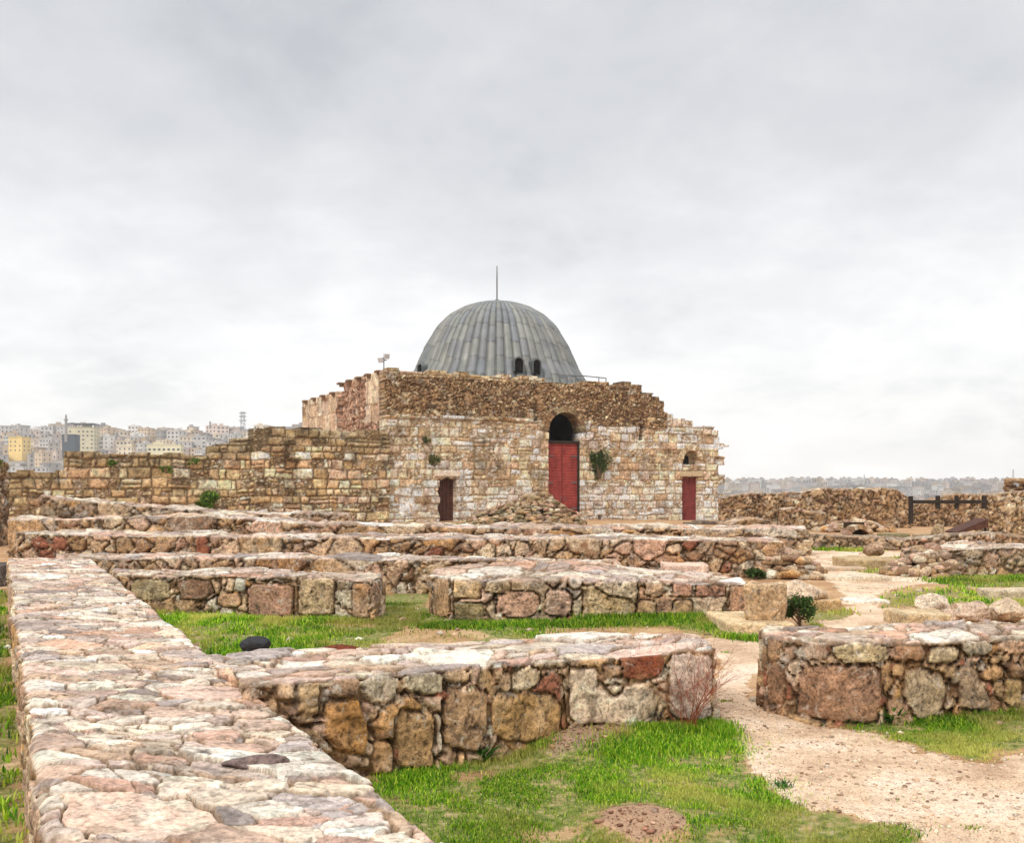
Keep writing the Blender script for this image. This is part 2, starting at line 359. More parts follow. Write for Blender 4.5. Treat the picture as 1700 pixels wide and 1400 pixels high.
def style_ashlar(course=(.30, .48), wid=(.45, .95), pl=None, depth=.05, seed=0, infill=.18, colf=None, mort=None, gap=.025, wob=.05):
    rg = np.random.default_rng(seed + 5); zs = [-3.0]
    while zs[-1] < 14: zs.append(zs[-1] + rg.uniform(*course))
    zs = np.array(zs); pl = PAL_FACADE if pl is None else pl; mort = srgb('7d6246') if mort is None else mort
    def f(P, up, ext=None):
        a = P[:, 0] + wob * fbm(P, 1.2, 2, seed + 1) + wob * .7 * fbm(P, .35, 2, seed + 11); z = P[:, 2] + wob * fbm(P, 1.6, 2, seed + 2) + wob * .5 * fbm(P, .4, 2, seed + 12)
        ci = np.clip(np.searchsorted(zs, z) - 1, 0, len(zs) - 2)
        z0, z1 = zs[ci], zs[ci + 1]
        wc = wid[0] + (wid[1] - wid[0]) * r01(hsh(ci, seed=seed))
        u = a / wc + 7.3 * r01(hsh(ci, seed=seed + 1)); k = np.floor(u).astype(np.int64)
        def bd(k): return k + .5 * (r01(hsh(k, ci, seed=seed + 2)) - .5)
        lo, hi = bd(k), bd(k + 1)
        k = np.where(u < lo, k - 1, np.where(u > hi, k + 1, k)); lo, hi = bd(k), bd(k + 1)
        ids = hsh(k, ci, seed=seed + 3)
        ed = np.minimum(np.minimum(u - lo, hi - u) * wc, np.minimum(z - z0, z1 - z))
        spl = r01(ids, 41) < .22; zm = z0 + (z1 - z0) * (.4 + .2 * r01(ids, 42)); ed = np.where(spl, np.minimum(ed, np.abs(z - zm)), ed); ids = np.where(spl & (z > zm), ids ^ np.uint64(0x5bd1), ids)
        sph = (r01(ids, 43) < .15) & ~spl; um = lo + (hi - lo) * (.35 + .3 * r01(ids, 44)); ed = np.where(sph, np.minimum(ed, np.abs(u - um) * wc), ed); ids = np.where(sph & (u > um), ids ^ np.uint64(0x77a3), ids)
        ed = ed - .02 * (.5 + fbm(P, .12, 2, seed + 70)) * (ed < .12)
        _, es, IS, DS = cells(P, (.19, .3, .13), seed + 50)
        inf = r01(ids, 3) < infill
        e2 = np.where(inf, np.minimum(es * .13, ed + .01), ed); ids = np.where(inf, IS, ids)
        gp = gap * (.5 + 1.3 * (fbm(P, .8, 2, seed + 8) * .5 + .5))
        prof = sstep(0, 1, e2 / (gp * 2))
        d = depth * (prof * (1 + .9 * (r01(ids, 14) - .6)) - .9) + .02 * fbm(P, .3, 3, seed + 6) - (r01(ids, 15) < .04) * prof * .12
        c = pick(pl, ids) if colf is None else colf(P, ids)
        c = c * np.exp(.38 * fbm(P, .30, 4, seed + 30))[:, None]
        mm = (1 - sstep(gp * .4, gp * 1.1, e2))[:, None] * .75
        return d, np.clip(c * (1 - mm) + mort * mm, .01, .85)
    return f
def style_solid(col, amp=.02, seed=0, sc=.25):
    def f(P, up, ext=None):
        d = amp * (fbm(P, sc, 4, seed) * 1.3) - amp * .6 * sstep(.2, .6, fbm(P, sc * .6, 3, seed + 4))
        c = np.tile(col, (len(P), 1)) * np.exp(.40 * fbm(P, sc, 5, seed + 2))[:, None]
        return d, np.clip(c, .01, .85)
    return f

def sp(a0, a1, step): return np.linspace(a0, a1, max(2, int(math.ceil((a1 - a0) / step)) + 1))
def inpoly(X, Y, poly):
    ins = np.zeros(X.shape, bool); n = len(poly)
    for i in range(n):
        x1, y1 = poly[i]; x2, y2 = poly[(i + 1) % n]
        if y1 == y2: continue
        c = ((y1 > Y) != (y2 > Y)) & (X < (x2 - x1) * (Y - y1) / (y2 - y1) + x1); ins ^= c
    return ins
def sdpoly(X, Y, poly):
    d = np.full(X.shape, 1e9); n = len(poly)
    for i in range(n):
        x1, y1 = poly[i]; x2, y2 = poly[(i + 1) % n]; ex, ey = x2 - x1, y2 - y1
        t = np.clip(((X - x1) * ex + (Y - y1) * ey) / (ex * ex + ey * ey), 0, 1)
        d = np.minimum(d, np.hypot(X - x1 - t * ex, Y - y1 - t * ey))
    return np.where(inpoly(X, Y, poly), -d, d)
def _q(mat, q): return q if mat == 'stone' or q != 520. else (760. if mat == 'stone_mid' else 640.)
def wall(name, F, B, hf, hb=None, z0=-.12, style=None, mat='stone', label=None, cat='wall', group=None, parent=None, q=520., rnd=.05, und=.03, top=0.03, mins=0.006, stones=None):
    """free standing masonry: F/B = front and back polylines in plan, hf/hb = top heights along them"""
    q = _q(mat, q)
    F = np.array(F, float); B = np.array(B, float); n = len(F)
    hf = np.array(hf, float) if np.ndim(hf) else np.full(n, float(hf)); hb = hf if hb is None else (np.array(hb, float) if np.ndim(hb) else np.full(n, float(hb)))
    mid = (F + B) / 2; S = np.concatenate([[0], np.cumsum(np.hypot(*np.diff(mid, axis=0).T))]); L = S[-1]
    Wd = float(np.mean(np.hypot(*(F - B).T))); H = float(np.mean((hf + hb) / 2)) - z0
    st = [0.0]
    while st[-1] < L:
        m = np.array([np.interp(st[-1], S, mid[:, 0]), np.interp(st[-1], S, mid[:, 1])]); d = max(2.5, np.hypot(*m) - Wd * .5)
        st.append(st[-1] + max(mins, d / q))
    st[-1] = L; st = np.array(st)
    dmin = max(2.6, float(min(np.hypot(*F.T).min(), np.hypot(*B.T).min()))); dm = max(mins, dmin * 1.15 / q)
    tt = sp(-Wd / 2, Wd / 2, dm); zt = sp(0, H, dm); Ni, Nj, Nk = len(st), len(tt), len(zt)
    keys = []; quads = []
    def key(i, j, k): return (i * Nj + j) * Nk + k
    def face(A, Bb, mk, flip=False):
        a, b = np.meshgrid(A, Bb, indexing='ij'); kk = mk(a, b)
        q4 = np.stack([kk[:-1, :-1], kk[1:, :-1], kk[1:, 1:], kk[:-1, 1:]], -1).reshape(-1, 4)
        quads.append(q4[:, ::-1] if flip else q4)
    I, J, K = np.arange(Ni), np.arange(Nj), np.arange(Nk)
    face(I, K, lambda a, b: key(a, 0, b)); face(I, K, lambda a, b: key(a, Nj - 1, b), True)
    face(J, K, lambda a, b: key(0, a, b), True); face(J, K, lambda a, b: key(Ni - 1, a, b))
    face(I, J, lambda a, b: key(a, b, Nk - 1))
    Q = np.concatenate(quads); uq, inv = np.unique(Q.ravel(), return_inverse=True); Q = inv.reshape(-1, 4)
    k = uq % Nk; j = (uq // Nk) % Nj; i = uq // (Nk * Nj)
    p = np.stack([st[i], tt[j], zt[k]], 1)
    lo = np.array([rnd, -Wd / 2 + rnd, -1e9]); hi = np.array([L - rnd, Wd / 2 - rnd, H - rnd])
    c = np.clip(p, lo, hi); nn = p - c; ln = np.linalg.norm(nn, axis=1, keepdims=True) + 1e-9; nn /= ln; p = c + nn * np.minimum(ln, rnd)
    f = style or style_rubble()
    Pm = p + np.array([F[0][0] * 3.1, F[0][1] * 1.7, 0])
    ext = None
    if stones:
        u0 = np.clip(p[:, 0], 0, L); t0 = p[:, 1] / Wd + .5
        X0 = np.interp(u0, S, F[:, 0]) * (1 - t0) + np.interp(u0, S, B[:, 0]) * t0; Y0 = np.interp(u0, S, F[:, 1]) * (1 - t0) + np.interp(u0, S, B[:, 1]) * t0
        h0 = np.interp(u0, S, hf) * (1 - t0) + np.interp(u0, S, hb) * t0; Z0 = z0 + p[:, 2] * (h0 - z0) / H
        X0 = X0 + .02 * fbm(Pm, .12, 3, 901); Z0 = Z0 + .02 * fbm(Pm, .12, 3, 902)
        qx = CX + FPX * X0 / Y0; qy = HOR + FPX * (CAMH - Z0) / Y0; front = (nn[:, 1] < -.3) | ((nn[:, 0] < -.5) & (p[:, 0] < .2))
        sdb = np.full(len(p), 9.0); cid = np.zeros(len(p), np.int64); cc = np.zeros((len(p), 3))
        for si, (poly, hx) in enumerate(stones):
            sd = sdpoly(qx, qy, poly) * Y0 / FPX; sd = np.where(front, sd, 9.0)
            m = (sd < sdb) & (sd < .05); sdb = np.where(m, sd, sdb); cid[m] = si; cc[m] = srgb(hx)
        ext = (sdb, cid, cc)
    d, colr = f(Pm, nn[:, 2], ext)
    d = d + und * fbm(Pm, .9, 2, 77) + top * nn[:, 2] * (fbm(Pm, .6, 2, 71) + .5 * fbm(Pm, .25, 2, 72))
    u = np.clip(p[:, 0], 0, L); tn = p[:, 1] / Wd + .5 + nn[:, 1] * d / Wd; u = p[:, 0] + nn[:, 0] * d
    def ip(A): return np.stack([np.interp(u, S, A[:, 0]), np.interp(u, S, A[:, 1])], 1)
    Fp, Bp = ip(F), ip(B)
    # allow displacement past the ends
    e0 = (mid[1] - mid[0]) / np.hypot(*(mid[1] - mid[0])); e1 = (mid[-1] - mid[-2]) / np.hypot(*(mid[-1] - mid[-2]))
    ext = np.where((u < 0)[:, None], u[:, None] * e0, 0) + np.where((u > L)[:, None], (u - L)[:, None] * e1, 0)
    XY = Fp * (1 - tn)[:, None] + Bp * tn[:, None] + ext
    hh = np.interp(u, S, hf) * (1 - np.clip(tn, 0, 1)) + np.interp(u, S, hb) * np.clip(tn, 0, 1) - z0
    Z = z0 + p[:, 2] * hh / H + nn[:, 2] * d
    o3 = np.array([mid[:, 0].mean(), mid[:, 1].mean(), 0.0])
    V = np.column_stack([XY, Z]) - o3
    o = mesh_obj(name, V, Q, M[mat], parent, colr); o.location = o3
    return props(o, label, cat, group)

def sheet(name, org, u, nrm, a0, a1, z0, z1, style, mat='stone_far', topf=None, holes=(), depth=1.0, step=.05, offf=None, amax=None, parent=None, back=True):
    """masonry facade standing on a plan line, with real openings and thickness"""
    A = sp(a0, a1, step); Zs = sp(z0, z1, step); na, nz = len(A), len(Zs)
    a, z = np.meshgrid(A, Zs, indexing='ij'); ac = (a[:-1, :-1] + a[1:, 1:]) / 2; zc = (z[:-1, :-1] + z[1:, 1:]) / 2
    mk = np.ones(ac.shape, bool)
    if topf is not None: mk &= zc < topf(ac)
    if amax is not None: mk &= ac < amax(zc)
    for h in holes: mk &= ~h(ac, zc)
    P = np.stack([a.ravel(), np.zeros(a.size), z.ravel()], 1)
    d, colr = style(P, np.zeros(len(P)))
    if offf is not None: d = d + offf(a.ravel(), z.ravel())
    org = np.array(org, float); u = np.array(u, float); nrm = np.array(nrm, float)
    base = np.column_stack([org[0] + u[0] * a.ravel(), org[1] + u[1] * a.ravel(), z.ravel()]); n3 = np.array([nrm[0], nrm[1], 0])
    V1 = base + n3 * d[:, None]; V2 = base - n3 * depth; nv = len(base)
    idx = np.arange(nv).reshape(na, nz)
    q = np.stack([idx[:-1, :-1], idx[1:, :-1], idx[1:, 1:], idx[:-1, 1:]], -1)
    quads = [q[mk], q[mk][:, ::-1] + nv]
    pad = np.zeros((mk.shape[0] + 2, mk.shape[1] + 2), bool); pad[1:-1, 1:-1] = mk
    for sh, (c0, c1) in (((-1, 0), (3, 0)), ((1, 0), (1, 2)), ((0, -1), (0, 1)), ((0, 1), (2, 3))):
        nb = pad[1 + sh[0]:pad.shape[0] - 1 + sh[0], 1 + sh[1]:pad.shape[1] - 1 + sh[1]]
        e = q[mk & ~nb]; quads.append(np.stack([e[:, c1], e[:, c0], e[:, c0] + nv, e[:, c1] + nv], -1))
    V = np.concatenate([V1, V2]); C = np.concatenate([colr, colr]); Q = np.concatenate(quads)
    uq, inv = np.unique(Q.ravel(), return_inverse=True)
    o = mesh_obj(name, V[uq], inv.reshape(-1, 4), M[mat], parent, C[uq], smooth=False)
    return o

_ico = {}
def ico(n):
    if n not in _ico:
        bm = bmesh.new(); bmesh.ops.create_icosphere(bm, subdivisions=n, radius=1); bm.verts.ensure_lookup_table()
        _ico[n] = (np.array([v.co[:] for v in bm.verts]), np.array([[v.index for v in f.verts] for f in bm.faces])); bm.free()
    return _ico[n]
def rock_geo(dims, seed, sub=3, cuts=9, rough=.05):
    rg = np.random.default_rng(seed); V, Fc = ico(sub); V = V.copy()
    for _ in range(cuts):
        nv = rg.normal(size=3); nv /= np.linalg.norm(nv); k = rg.uniform(.62, .9); dd = V @ nv
        V = V - np.where(dd > k, (dd - k) * .92, 0)[:, None] * nv
    V = V * (1 + rough * fbm(V + seed * 3.3, .5, 3, seed))[:, None]
    return V * np.array(dims) / 2 / .80, Fc
def rock(name, c, dims, rz=0, col='b09880', seed=1, mat='stone', sub=5, label=None, cat='rock', group=None, cuts=9, rough=.10, parent=None):
    V, Fc = rock_geo(dims, seed, sub, cuts, rough); ca, sa = math.cos(rz), math.sin(rz)
    V = V @ np.array([[ca, sa, 0], [-sa, ca, 0], [0, 0, 1]])
    colr = srgb(col) * (1 + .2 * fbm(V, .15, 3, seed))[:, None]
    o = mesh_obj(name, V, Fc, M[mat], parent, colr); o.location = c
    return props(o, label, cat, group)
def heap(name, items, pl, mat='stone_mid', label=None, cat='rubble', core=None):
    """many loose stones piled as one heap; items = (x,y,z,size)"""
    Vs, Fs, Cs = [], [], []; b = 0
    for k, (x, y, z, s) in enumerate(items):
        rg = np.random.default_rng(k + 500)
        V, Fc = rock_geo((s * rg.uniform(.9, 1.7), s * rg.uniform(.7, 1.2), s * rg.uniform(.45, .8)), k + 3, 2, 7, .06)
        t = rg.uniform(0, 6.28); ca, sa = math.cos(t), math.sin(t); tl = rg.normal(0, .25)
        V = V @ np.array([[1, 0, 0], [0, math.cos(tl), math.sin(tl)], [0, -math.sin(tl), math.cos(tl)]]) @ np.array([[ca, sa, 0], [-sa, ca, 0], [0, 0, 1]])
        Vs.append(V + (x, y, z)); Fs.append(Fc + b); b += len(V)
        Cs.append(np.tile(pl[rg.integers(len(pl))] * rg.uniform(.75, 1.2), (len(V), 1)))
    if core is not None:
        V, Fc, c = core; Vs.append(V); Fs.append(Fc + b); Cs.append(np.tile(c, (len(V), 1)))
    V = np.concatenate(Vs); o3 = np.array([V[:, 0].mean(), V[:, 1].mean(), 0])
    o = mesh_obj(name, V - o3, np.concatenate(Fs), M[mat], None, np.clip(np.concatenate(Cs), .02, .8), smooth=False); o.location = o3
    return props(o, label, cat)

# ------------------------------------------------------------------ ground, path, hills
def inpoly(X, Y, poly):
    ins = np.zeros(X.shape, bool); n = len(poly)
    for i in range(n):
        x1, y1 = poly[i]; x2, y2 = poly[(i + 1) % n]
        if y1 == y2: continue
        c = ((y1 > Y) != (y2 > Y)) & (X < (x2 - x1) * (Y - y1) / (y2 - y1) + x1); ins ^= c
    return ins
def G(*pts): return [g(*p) for p in pts]
GRASS = [  # (polygon in plan, density weight)
    (G((560, 1300), (620, 1290), (850, 1248), (1000, 1230), (1100, 1208), (1190, 1200), (1205, 1250), (1215, 1290), (1330, 1330), (1420, 1352), (1530, 1395), (1580, 1440), (700, 1520), (640, 1420)), 1.0),
    (G((150, 1020), (300, 1016), (617, 1024), (615, 986), (720, 986), (720, 1020), (1245, 1015), (1225, 1050), (1140, 1050), (900, 1062), (760, 1066), (640, 1090), (560, 1125), (330, 1110)), 1.0),
    (G((1385, 1202), (1480, 1196), (1720, 1160), (1900, 1150), (1900, 1270), (1640, 1252), (1540, 1252), (1470, 1222)), 1.0),
    (G((1560, 948), (1720, 940), (1800, 970), (1640, 974), (1555, 968)), .9),
    (G((1490, 985), (1600, 975), (1720, 1000), (1720, 1012), (1560, 1004), (1440, 1010)), .6),
    (G((1345, 1012), (1395, 1012), (1400, 1030), (1350, 1040)), .8),
    (G((1410, 930), (1500, 926), (1520, 940), (1480, 952), (1420, 952)), .6),
    (G((1300, 905), (1445, 912), (1445, 917), (1300, 911)), .9),
    (G((1130, 1046), (1200, 1040), (1215, 1060), (1150, 1066)), .5),
    ([(-5, 2.5), (-1.16, 2.5), (-8.9, 17.0), (-14, 17)], .8),
    (G((620, 872), (700, 870), (900, 880), (880, 888), (650, 886)), .6),
]
BARES = [G((640, 1044), (700, 1036), (800, 1042), (810, 1060), (720, 1072), (650, 1066)), G((900, 1050), (1000, 1046), (1130, 1044), (1130, 1058), (1000, 1062), (900, 1064)), G((525, 1032), (600, 1030), (612, 1042), (540, 1044)), G((450, 1026), (500, 1024), (510, 1032), (455, 1034)), G((760, 1290), (840, 1280), (850, 1300), (780, 1310)), G((930, 1285), (960, 1280), (975, 1295), (940, 1300)), G((880, 1380), (960, 1370), (980, 1395), (890, 1410))]
BARE = G((985, 1375), (1010, 1345), (1075, 1340), (1135, 1358), (1140, 1380), (1060, 1400))
MOUND = G((905, 1240), (930, 1215), (1000, 1205), (1070, 1212), (1085, 1235), (1000, 1252), (920, 1262))
PATH = [
    G((1190, 1200), (1215, 1290), (1330, 1330), (1420, 1352), (1530, 1395), (1620, 1480), (2300, 1480), (2100, 1290), (1700, 1262), (1540, 1254), (1470, 1224), (1385, 1204), (1270, 1180), (1268, 1100), (1275, 1062), (1400, 1046), (1500, 1040), (1500, 1010), (1440, 1008), (1500, 975), (1560, 965), (1500, 935), (1515, 915), (1300, 914), (1305, 955), (1380, 965), (1400, 1010), (1360, 1045), (1220, 1056), (1100, 1058), (1030, 1066), (1190, 1100)),
]
def gh(X, Y):
    P = np.stack([X, Y, np.zeros_like(X)], 1)
    z = .035 * fbm(P, 2.2, 3, 5) + .012 * fbm(P, .35, 3, 9)
    for (cx, cy), r, h in ((g(1075, 1368), .28, .05), (g(1000, 1232), .38, .12), (g(930, 1245), .22, .07)):
        z = z + h * np.exp(-((X - cx) ** 2 + (Y - cy) ** 2) / r ** 2)
    far = sstep(60, 200, np.hypot(X, Y)); z = z * (1 - far)
    return z - .24 * sstep(2, 14, X) * sstep(40, 56, Y) - 45 * sstep(82, 260, np.hypot(X, Y - 10))
def grassw(X, Y):
    P = np.stack([X, Y, np.zeros_like(X)], 1)
    Xn = X + (.14 + .01 * Y) * fbm(P, .8, 3, 41) + .10 * fbm(P, .18, 3, 43); Yn = Y + (.14 + .02 * Y) * fbm(P, .8, 3, 42) + .10 * fbm(P, .18, 3, 44)
    wv = np.zeros(len(X))
    for poly, k in GRASS: wv = np.maximum(wv, inpoly(Xn, Yn, poly) * k)
    for q_ in BARES: wv = np.where(inpoly(Xn, Yn, q_), wv * .12, wv)
    wv *= ~inpoly(Xn, Yn, BARE); wv *= ~inpoly(Xn, Yn, MOUND)
    return wv
def pathw(X, Y):
    P = np.stack([X, Y, np.zeros_like(X)], 1)
    Xn = X + (.14 + .01 * Y) * fbm(P, .8, 3, 41) + .10 * fbm(P, .18, 3, 43); Yn = Y + (.14 + .02 * Y) * fbm(P, .8, 3, 42) + .10 * fbm(P, .18, 3, 44)
    wv = np.zeros(len(X), bool)
    for poly in PATH: wv |= inpoly(Xn, Yn, poly)
    return wv & (grassw(X, Y) < .05)
def spread(lo, hi, fine0, fine1, step, growth=1.12):
    v = list(np.arange(fine0, fine1, step)); s = step; x = v[-1]
    while x < hi: s *= growth; x += s; v.append(x)
    s = step; x = v[0]; o = []
    while x > lo: s *= growth; x -= s; o.append(x)
    return np.array(o[::-1] + v)
def grid_obj(name, xs, ys, zf, mat, keep=None, col=None, skirt=0.):
    a, b = np.meshgrid(xs, ys, indexing='ij'); X, Y = a.ravel(), b.ravel(); Z = zf(X, Y)
    idx = np.arange(X.size).reshape(a.shape)
    q = np.stack([idx[:-1, :-1], idx[1:, :-1], idx[1:, 1:], idx[:-1, 1:]], -1).reshape(-1, 4)
    V = np.column_stack([X, Y, Z]); c = col(X, Y) if col else None
    if keep is not None:
        cx = V[q][:, :, 0].mean(1); cy = V[q][:, :, 1].mean(1); q = q[keep(cx, cy)]
        uq, inv = np.unique(q.ravel(), return_inverse=True); V = V[uq]; q = inv.reshape(-1, 4); V[np.bincount(q.ravel()) < 4, 2] -= skirt; c = c[uq] if c is not None else None
    return mesh_obj(name, V, q, mat, None, c)
def gcol(X, Y):
    c = np.zeros((len(X), 3)); c[:, 0] = np.minimum(1, grassw(X, Y) * 1.1)
    c[:, 1] = inpoly(X, Y, BARE) * .6 + inpoly(X, Y, MOUND) * .9
    c[:, 2] = sstep(70, 120, np.hypot(X, Y))
    return np.clip(c, 0, 1)
props(grid_obj('ground', np.clip(spread(-1300, 1900, -9, 9, .06, 1.10), -1400, 2000), np.clip(spread(-70, 1900, 2.5, 20, .06, 1.10), -90, 2150), gh, M['ground'], col=gcol), kind='structure')
props(grid_obj('path', np.arange(1.0, 14, .035), np.arange(3.2, 34, .05), lambda X, Y: gh(X, Y) + .005, M['path'], keep=pathw, skirt=.014), kind='structure')

def hillL(X, Y):
    P = np.stack([X, Y, np.zeros_like(X)], 1)
    return -41 + sstep(300, 900, Y + .1 * X) * 87 * sstep(260, -150, X) + 4 * fbm(P, 160, 2, 3)
def hillR(X, Y):
    P = np.stack([X, Y, np.zeros_like(X)], 1)
    return -41 + sstep(500, 1720, Y) * (43.0 + 5 * fbm(P, 300, 3, 13))
def hills(X, Y): return np.maximum(hillL(X, Y), hillR(X, Y))
props(grid_obj('hills', np.arange(-1400, 2001, 25.), np.arange(300, 2151, 25.), hills, mat_simple('far_earth', (.26, .23, .19), .95, .3, .02, bump=0)), kind='structure')

# ------------------------------------------------------------------ the far city
def dup_tree(o, parent=None):
    c = o.copy(); COL.objects.link(c)
    if parent is not None: c.parent = parent
    for ch in o.children: dup_tree(ch, c)
    return c
HP = [('cream', 'd6c6ae'), ('grey', 'a8a29c'), ('pale pink', 'd0beb2'), ('white', 'ded9d2'), ('beige', 'c2ad92'), ('light grey', 'beb9b4')]
winme = None
def window_mesh():
    global winme
    if winme is None:
        mb = MB(); mb.box((0, -.03, 0), (1.0, .12, 1.0)); o = mb.build('window', M['window']); winme = o.data; bpy.data.objects.remove(o)
    return winme
def house(x, y, z, wd, dp, ht, rz, colr, label, group, wins=True, cat='house', name='hillside_house'):
    t = empty(name, (x, y, z), rz, label, cat, group)
    mb = MB(); mb.cur = tuple(colr)
    mb.box((0, 0, ht / 2 - 3), (wd, dp, ht + 6)); 
    mb.build('wall', M['house'], t)
    mb = MB(); mb.cur = tuple(colr * .82)
    mb.box((0, -dp / 2 - .08, ht + .2), (wd + .3, .35, .7)); mb.box((0, dp / 2 + .08, ht + .2), (wd + .3, .35, .7))
    mb.box((-wd / 2, 0, ht + .2), (.35, dp, .68)); mb.box((wd / 2, 0, ht + .2), (.35, dp, .68)); mb.box((0, 0, ht + .06), (wd - .4, dp - .4, .1))
    rr = random.random()
    if rr < .65: mb.box((random.uniform(-.3, .3) * wd, random.uniform(-.2, .2) * dp, ht + 1.2), (wd * .3, dp * .35, 2.4))
    if rr > .4: mb.box((random.uniform(-.35, .35) * wd, -.1 * dp, ht + .8), (1.3, 1.3, 1.5))
    mb.build('roof', M['house'], t)
    if wins:
        nf = max(1, int(ht / 3.1)); nw = max(2, int(wd / 2.9)); wm = window_mesh()
        sx = random.choice((.9, 1.3, 1.7)); sz = random.choice((1.2, 1.5))
        for fl in range(nf):
            for k in range(nw):
                if random.random() < .12: continue
                wo = bpy.data.objects.new('window', wm); COL.objects.link(wo); wo.parent = t
                wo.location = ((k + .5) / nw * wd - wd / 2, -dp / 2, 1.7 + fl * 3.1); wo.scale = (sx, 1, sz)
        for fl in range(nf):
            for k in range(2):
                wo = bpy.data.objects.new('window', wm); COL.objects.link(wo); wo.parent = t
                wo.location = (wd / 2, (k - .5) * dp * .5, 1.7 + fl * 3.1); wo.rotation_euler = (0, 0, math.pi / 2); wo.scale = (.9, 1, sz)
    return t
def hl(fn, x, y): return float(fn(np.array([float(x)]), np.array([float(y)]))[0])
def size_words(wd, ht):
    return ('wide ' if wd > 11 else ('narrow ' if wd < 8 else '')) + {6.3: 'two-storey', 9.4: 'three-storey', 12.5: 'four-storey'}[ht]
def city():
    spec = [(33, 700, 13), (139, 740, 20), (118, 700, 9), (275, 690, 23)]
    for Y in np.arange(575, 925, 29.):
        X = (-40 - CX) / FPX * Y - 8
        while X < (530 - CX) / FPX * Y:
            wd = random.uniform(6, 12.5); yy = Y + random.uniform(-12, 12)
            x = X + wd / 2; z = hl(hills, x, yy); px = CX + FPX * x / yy
            X += wd * random.uniform(.95, 1.3)
            if any(abs(px - sx) < (sw / 2 + wd / 2) / sy * FPX and yy < sy + 20 and yy > sy - 60 for sx, sy, sw in spec): continue
            ht = random.choice((6.3, 6.3, 6.3, 9.4, 9.4, 12.5)); nm, hx = random.choice(HP)
            ytop = HOR - (z + ht + 2 - CAMH) * FPX / yy
            if (px > 122 and ytop > 752) or (px > 352 and ytop > 742) or (px > 425 and ytop > 713) or ytop > 786 or px > 510 or px < -25: continue
            reg = 'near the left edge' if px < 95 else ('left of the minaret' if px < 118 else ('right of the canopy building' if px < 215 else ('mid left skyline' if px < 320 else 'by the radio mast')))
            lvl = 'low on' if Y < 670 else ('halfway up' if Y < 790 else 'crowning')
            house(x, yy, z, wd, random.uniform(8, 12), ht, random.uniform(-.9, .6), srgb(hx) * random.uniform(.8, 1.3),
                  f'{size_words(wd, ht)} {nm} house {lvl} the left hillside, {reg}', 'houses on the hillside to the left')
    def special(px, Y, yb, *a): return house((px - CX) / FPX * Y, Y, zz(yb, Y), *a)
    special(33, 700, 752, 11.5, 9, 11, -.25, srgb('f0cf86'), 'yellow cube-shaped building at the far left of the hillside city', None)
    t = special(139, 740, 748, 19, 12, 17, .1, srgb('d2c8a8'), 'tall cream building with an overhanging canopy roof on the left hillside', None)
    mb = MB(); mb.cur = tuple(srgb('6d6f70')); mb.box((0, 0, 20.2), (19, 14, .8)); mb.box((-6, 0, 18.7), (.5, .5, 2.8)); mb.box((6, 0, 18.7), (.5, .5, 2.8)); mb.build('canopy', M['house'], t)
    special(118, 700, 746, 9, 9, 10, 0, srgb('4d565c'), 'dark blue-grey block below the canopy-roofed building', None)
    special(275, 690, 751, 23, 10, 4.8, .12, srgb('e6dab4'), 'long low cream hall just above the ruined wall on the left hillside', None)
    # minaret and radio masts
    Y = 640; x = (120 - CX) / FPX * Y; t = empty('minaret', (x, Y - 9, zz(725, Y)), 0, 'slender minaret rising beside the canopy-roofed building', 'minaret')
    mb = MB(); mb.cur = tuple(srgb('9a938c')); mb.lathe([(.9, -4), (.8, 10), (1.3, 10.2), (1.3, 10.9), (.6, 11), (.6, 13), (0, 14.6)], (0, 0, 0), 12); mb.build('shaft', M['house'], t)
    def mast(px, y0, y1, Y, lab, wdt):
        x = (px - CX) / FPX * Y; z0, z1 = zz(y0, Y), zz(y1, Y); h = z1 - z0
        t = empty('radio_mast', (x, Y, z0), 0, lab, 'mast'); mb = MB(); mb.cur = tuple(srgb('8f9092'))
        for sx in (-1, 1):
            for sy in (-1, 1): mb.tube([(sx * wdt, sy * wdt, 0), (sx * wdt * .6, sy * wdt * .6, h)], .16, .12, 5)
        n = max(3, int(h / (wdt * 2.4)))
        for k in range(n):
            a, b = k * h / n, (k + 1) * h / n; r = wdt * (1 - .4 * k / n)
            for sy in (-1, 1):
                mb.tube([(-r, sy * r, a), (r, sy * r, b)], .1, .1, 4); mb.tube([(-r, sy * r, b), (r, sy * r, b)], .1, .1, 4)
        mb.build('lattice', M['house'], t)
        mb = MB(); mb.cur = tuple(srgb('a9aaab'))
        for f in (.95, .8, .62): mb.box((0, 0, h * f), (wdt * 3.2, .5, h * .05))
        mb.build('antenna', M['house'], t)
    mast(403, 722, 684, 620, 'lattice radio mast on the hill crest left of the gateway', 1.4)
    mast(1435, 806, 788, 1500, 'thin radio mast on the hazy skyline at right', .9)
    mast(1682, 806, 780, 1500, 'tall thin mast on the skyline at the far right edge', .9)
    mast(349, 712, 700, 760, 'short aerial mast on a rooftop, left skyline', .5)
    far = []
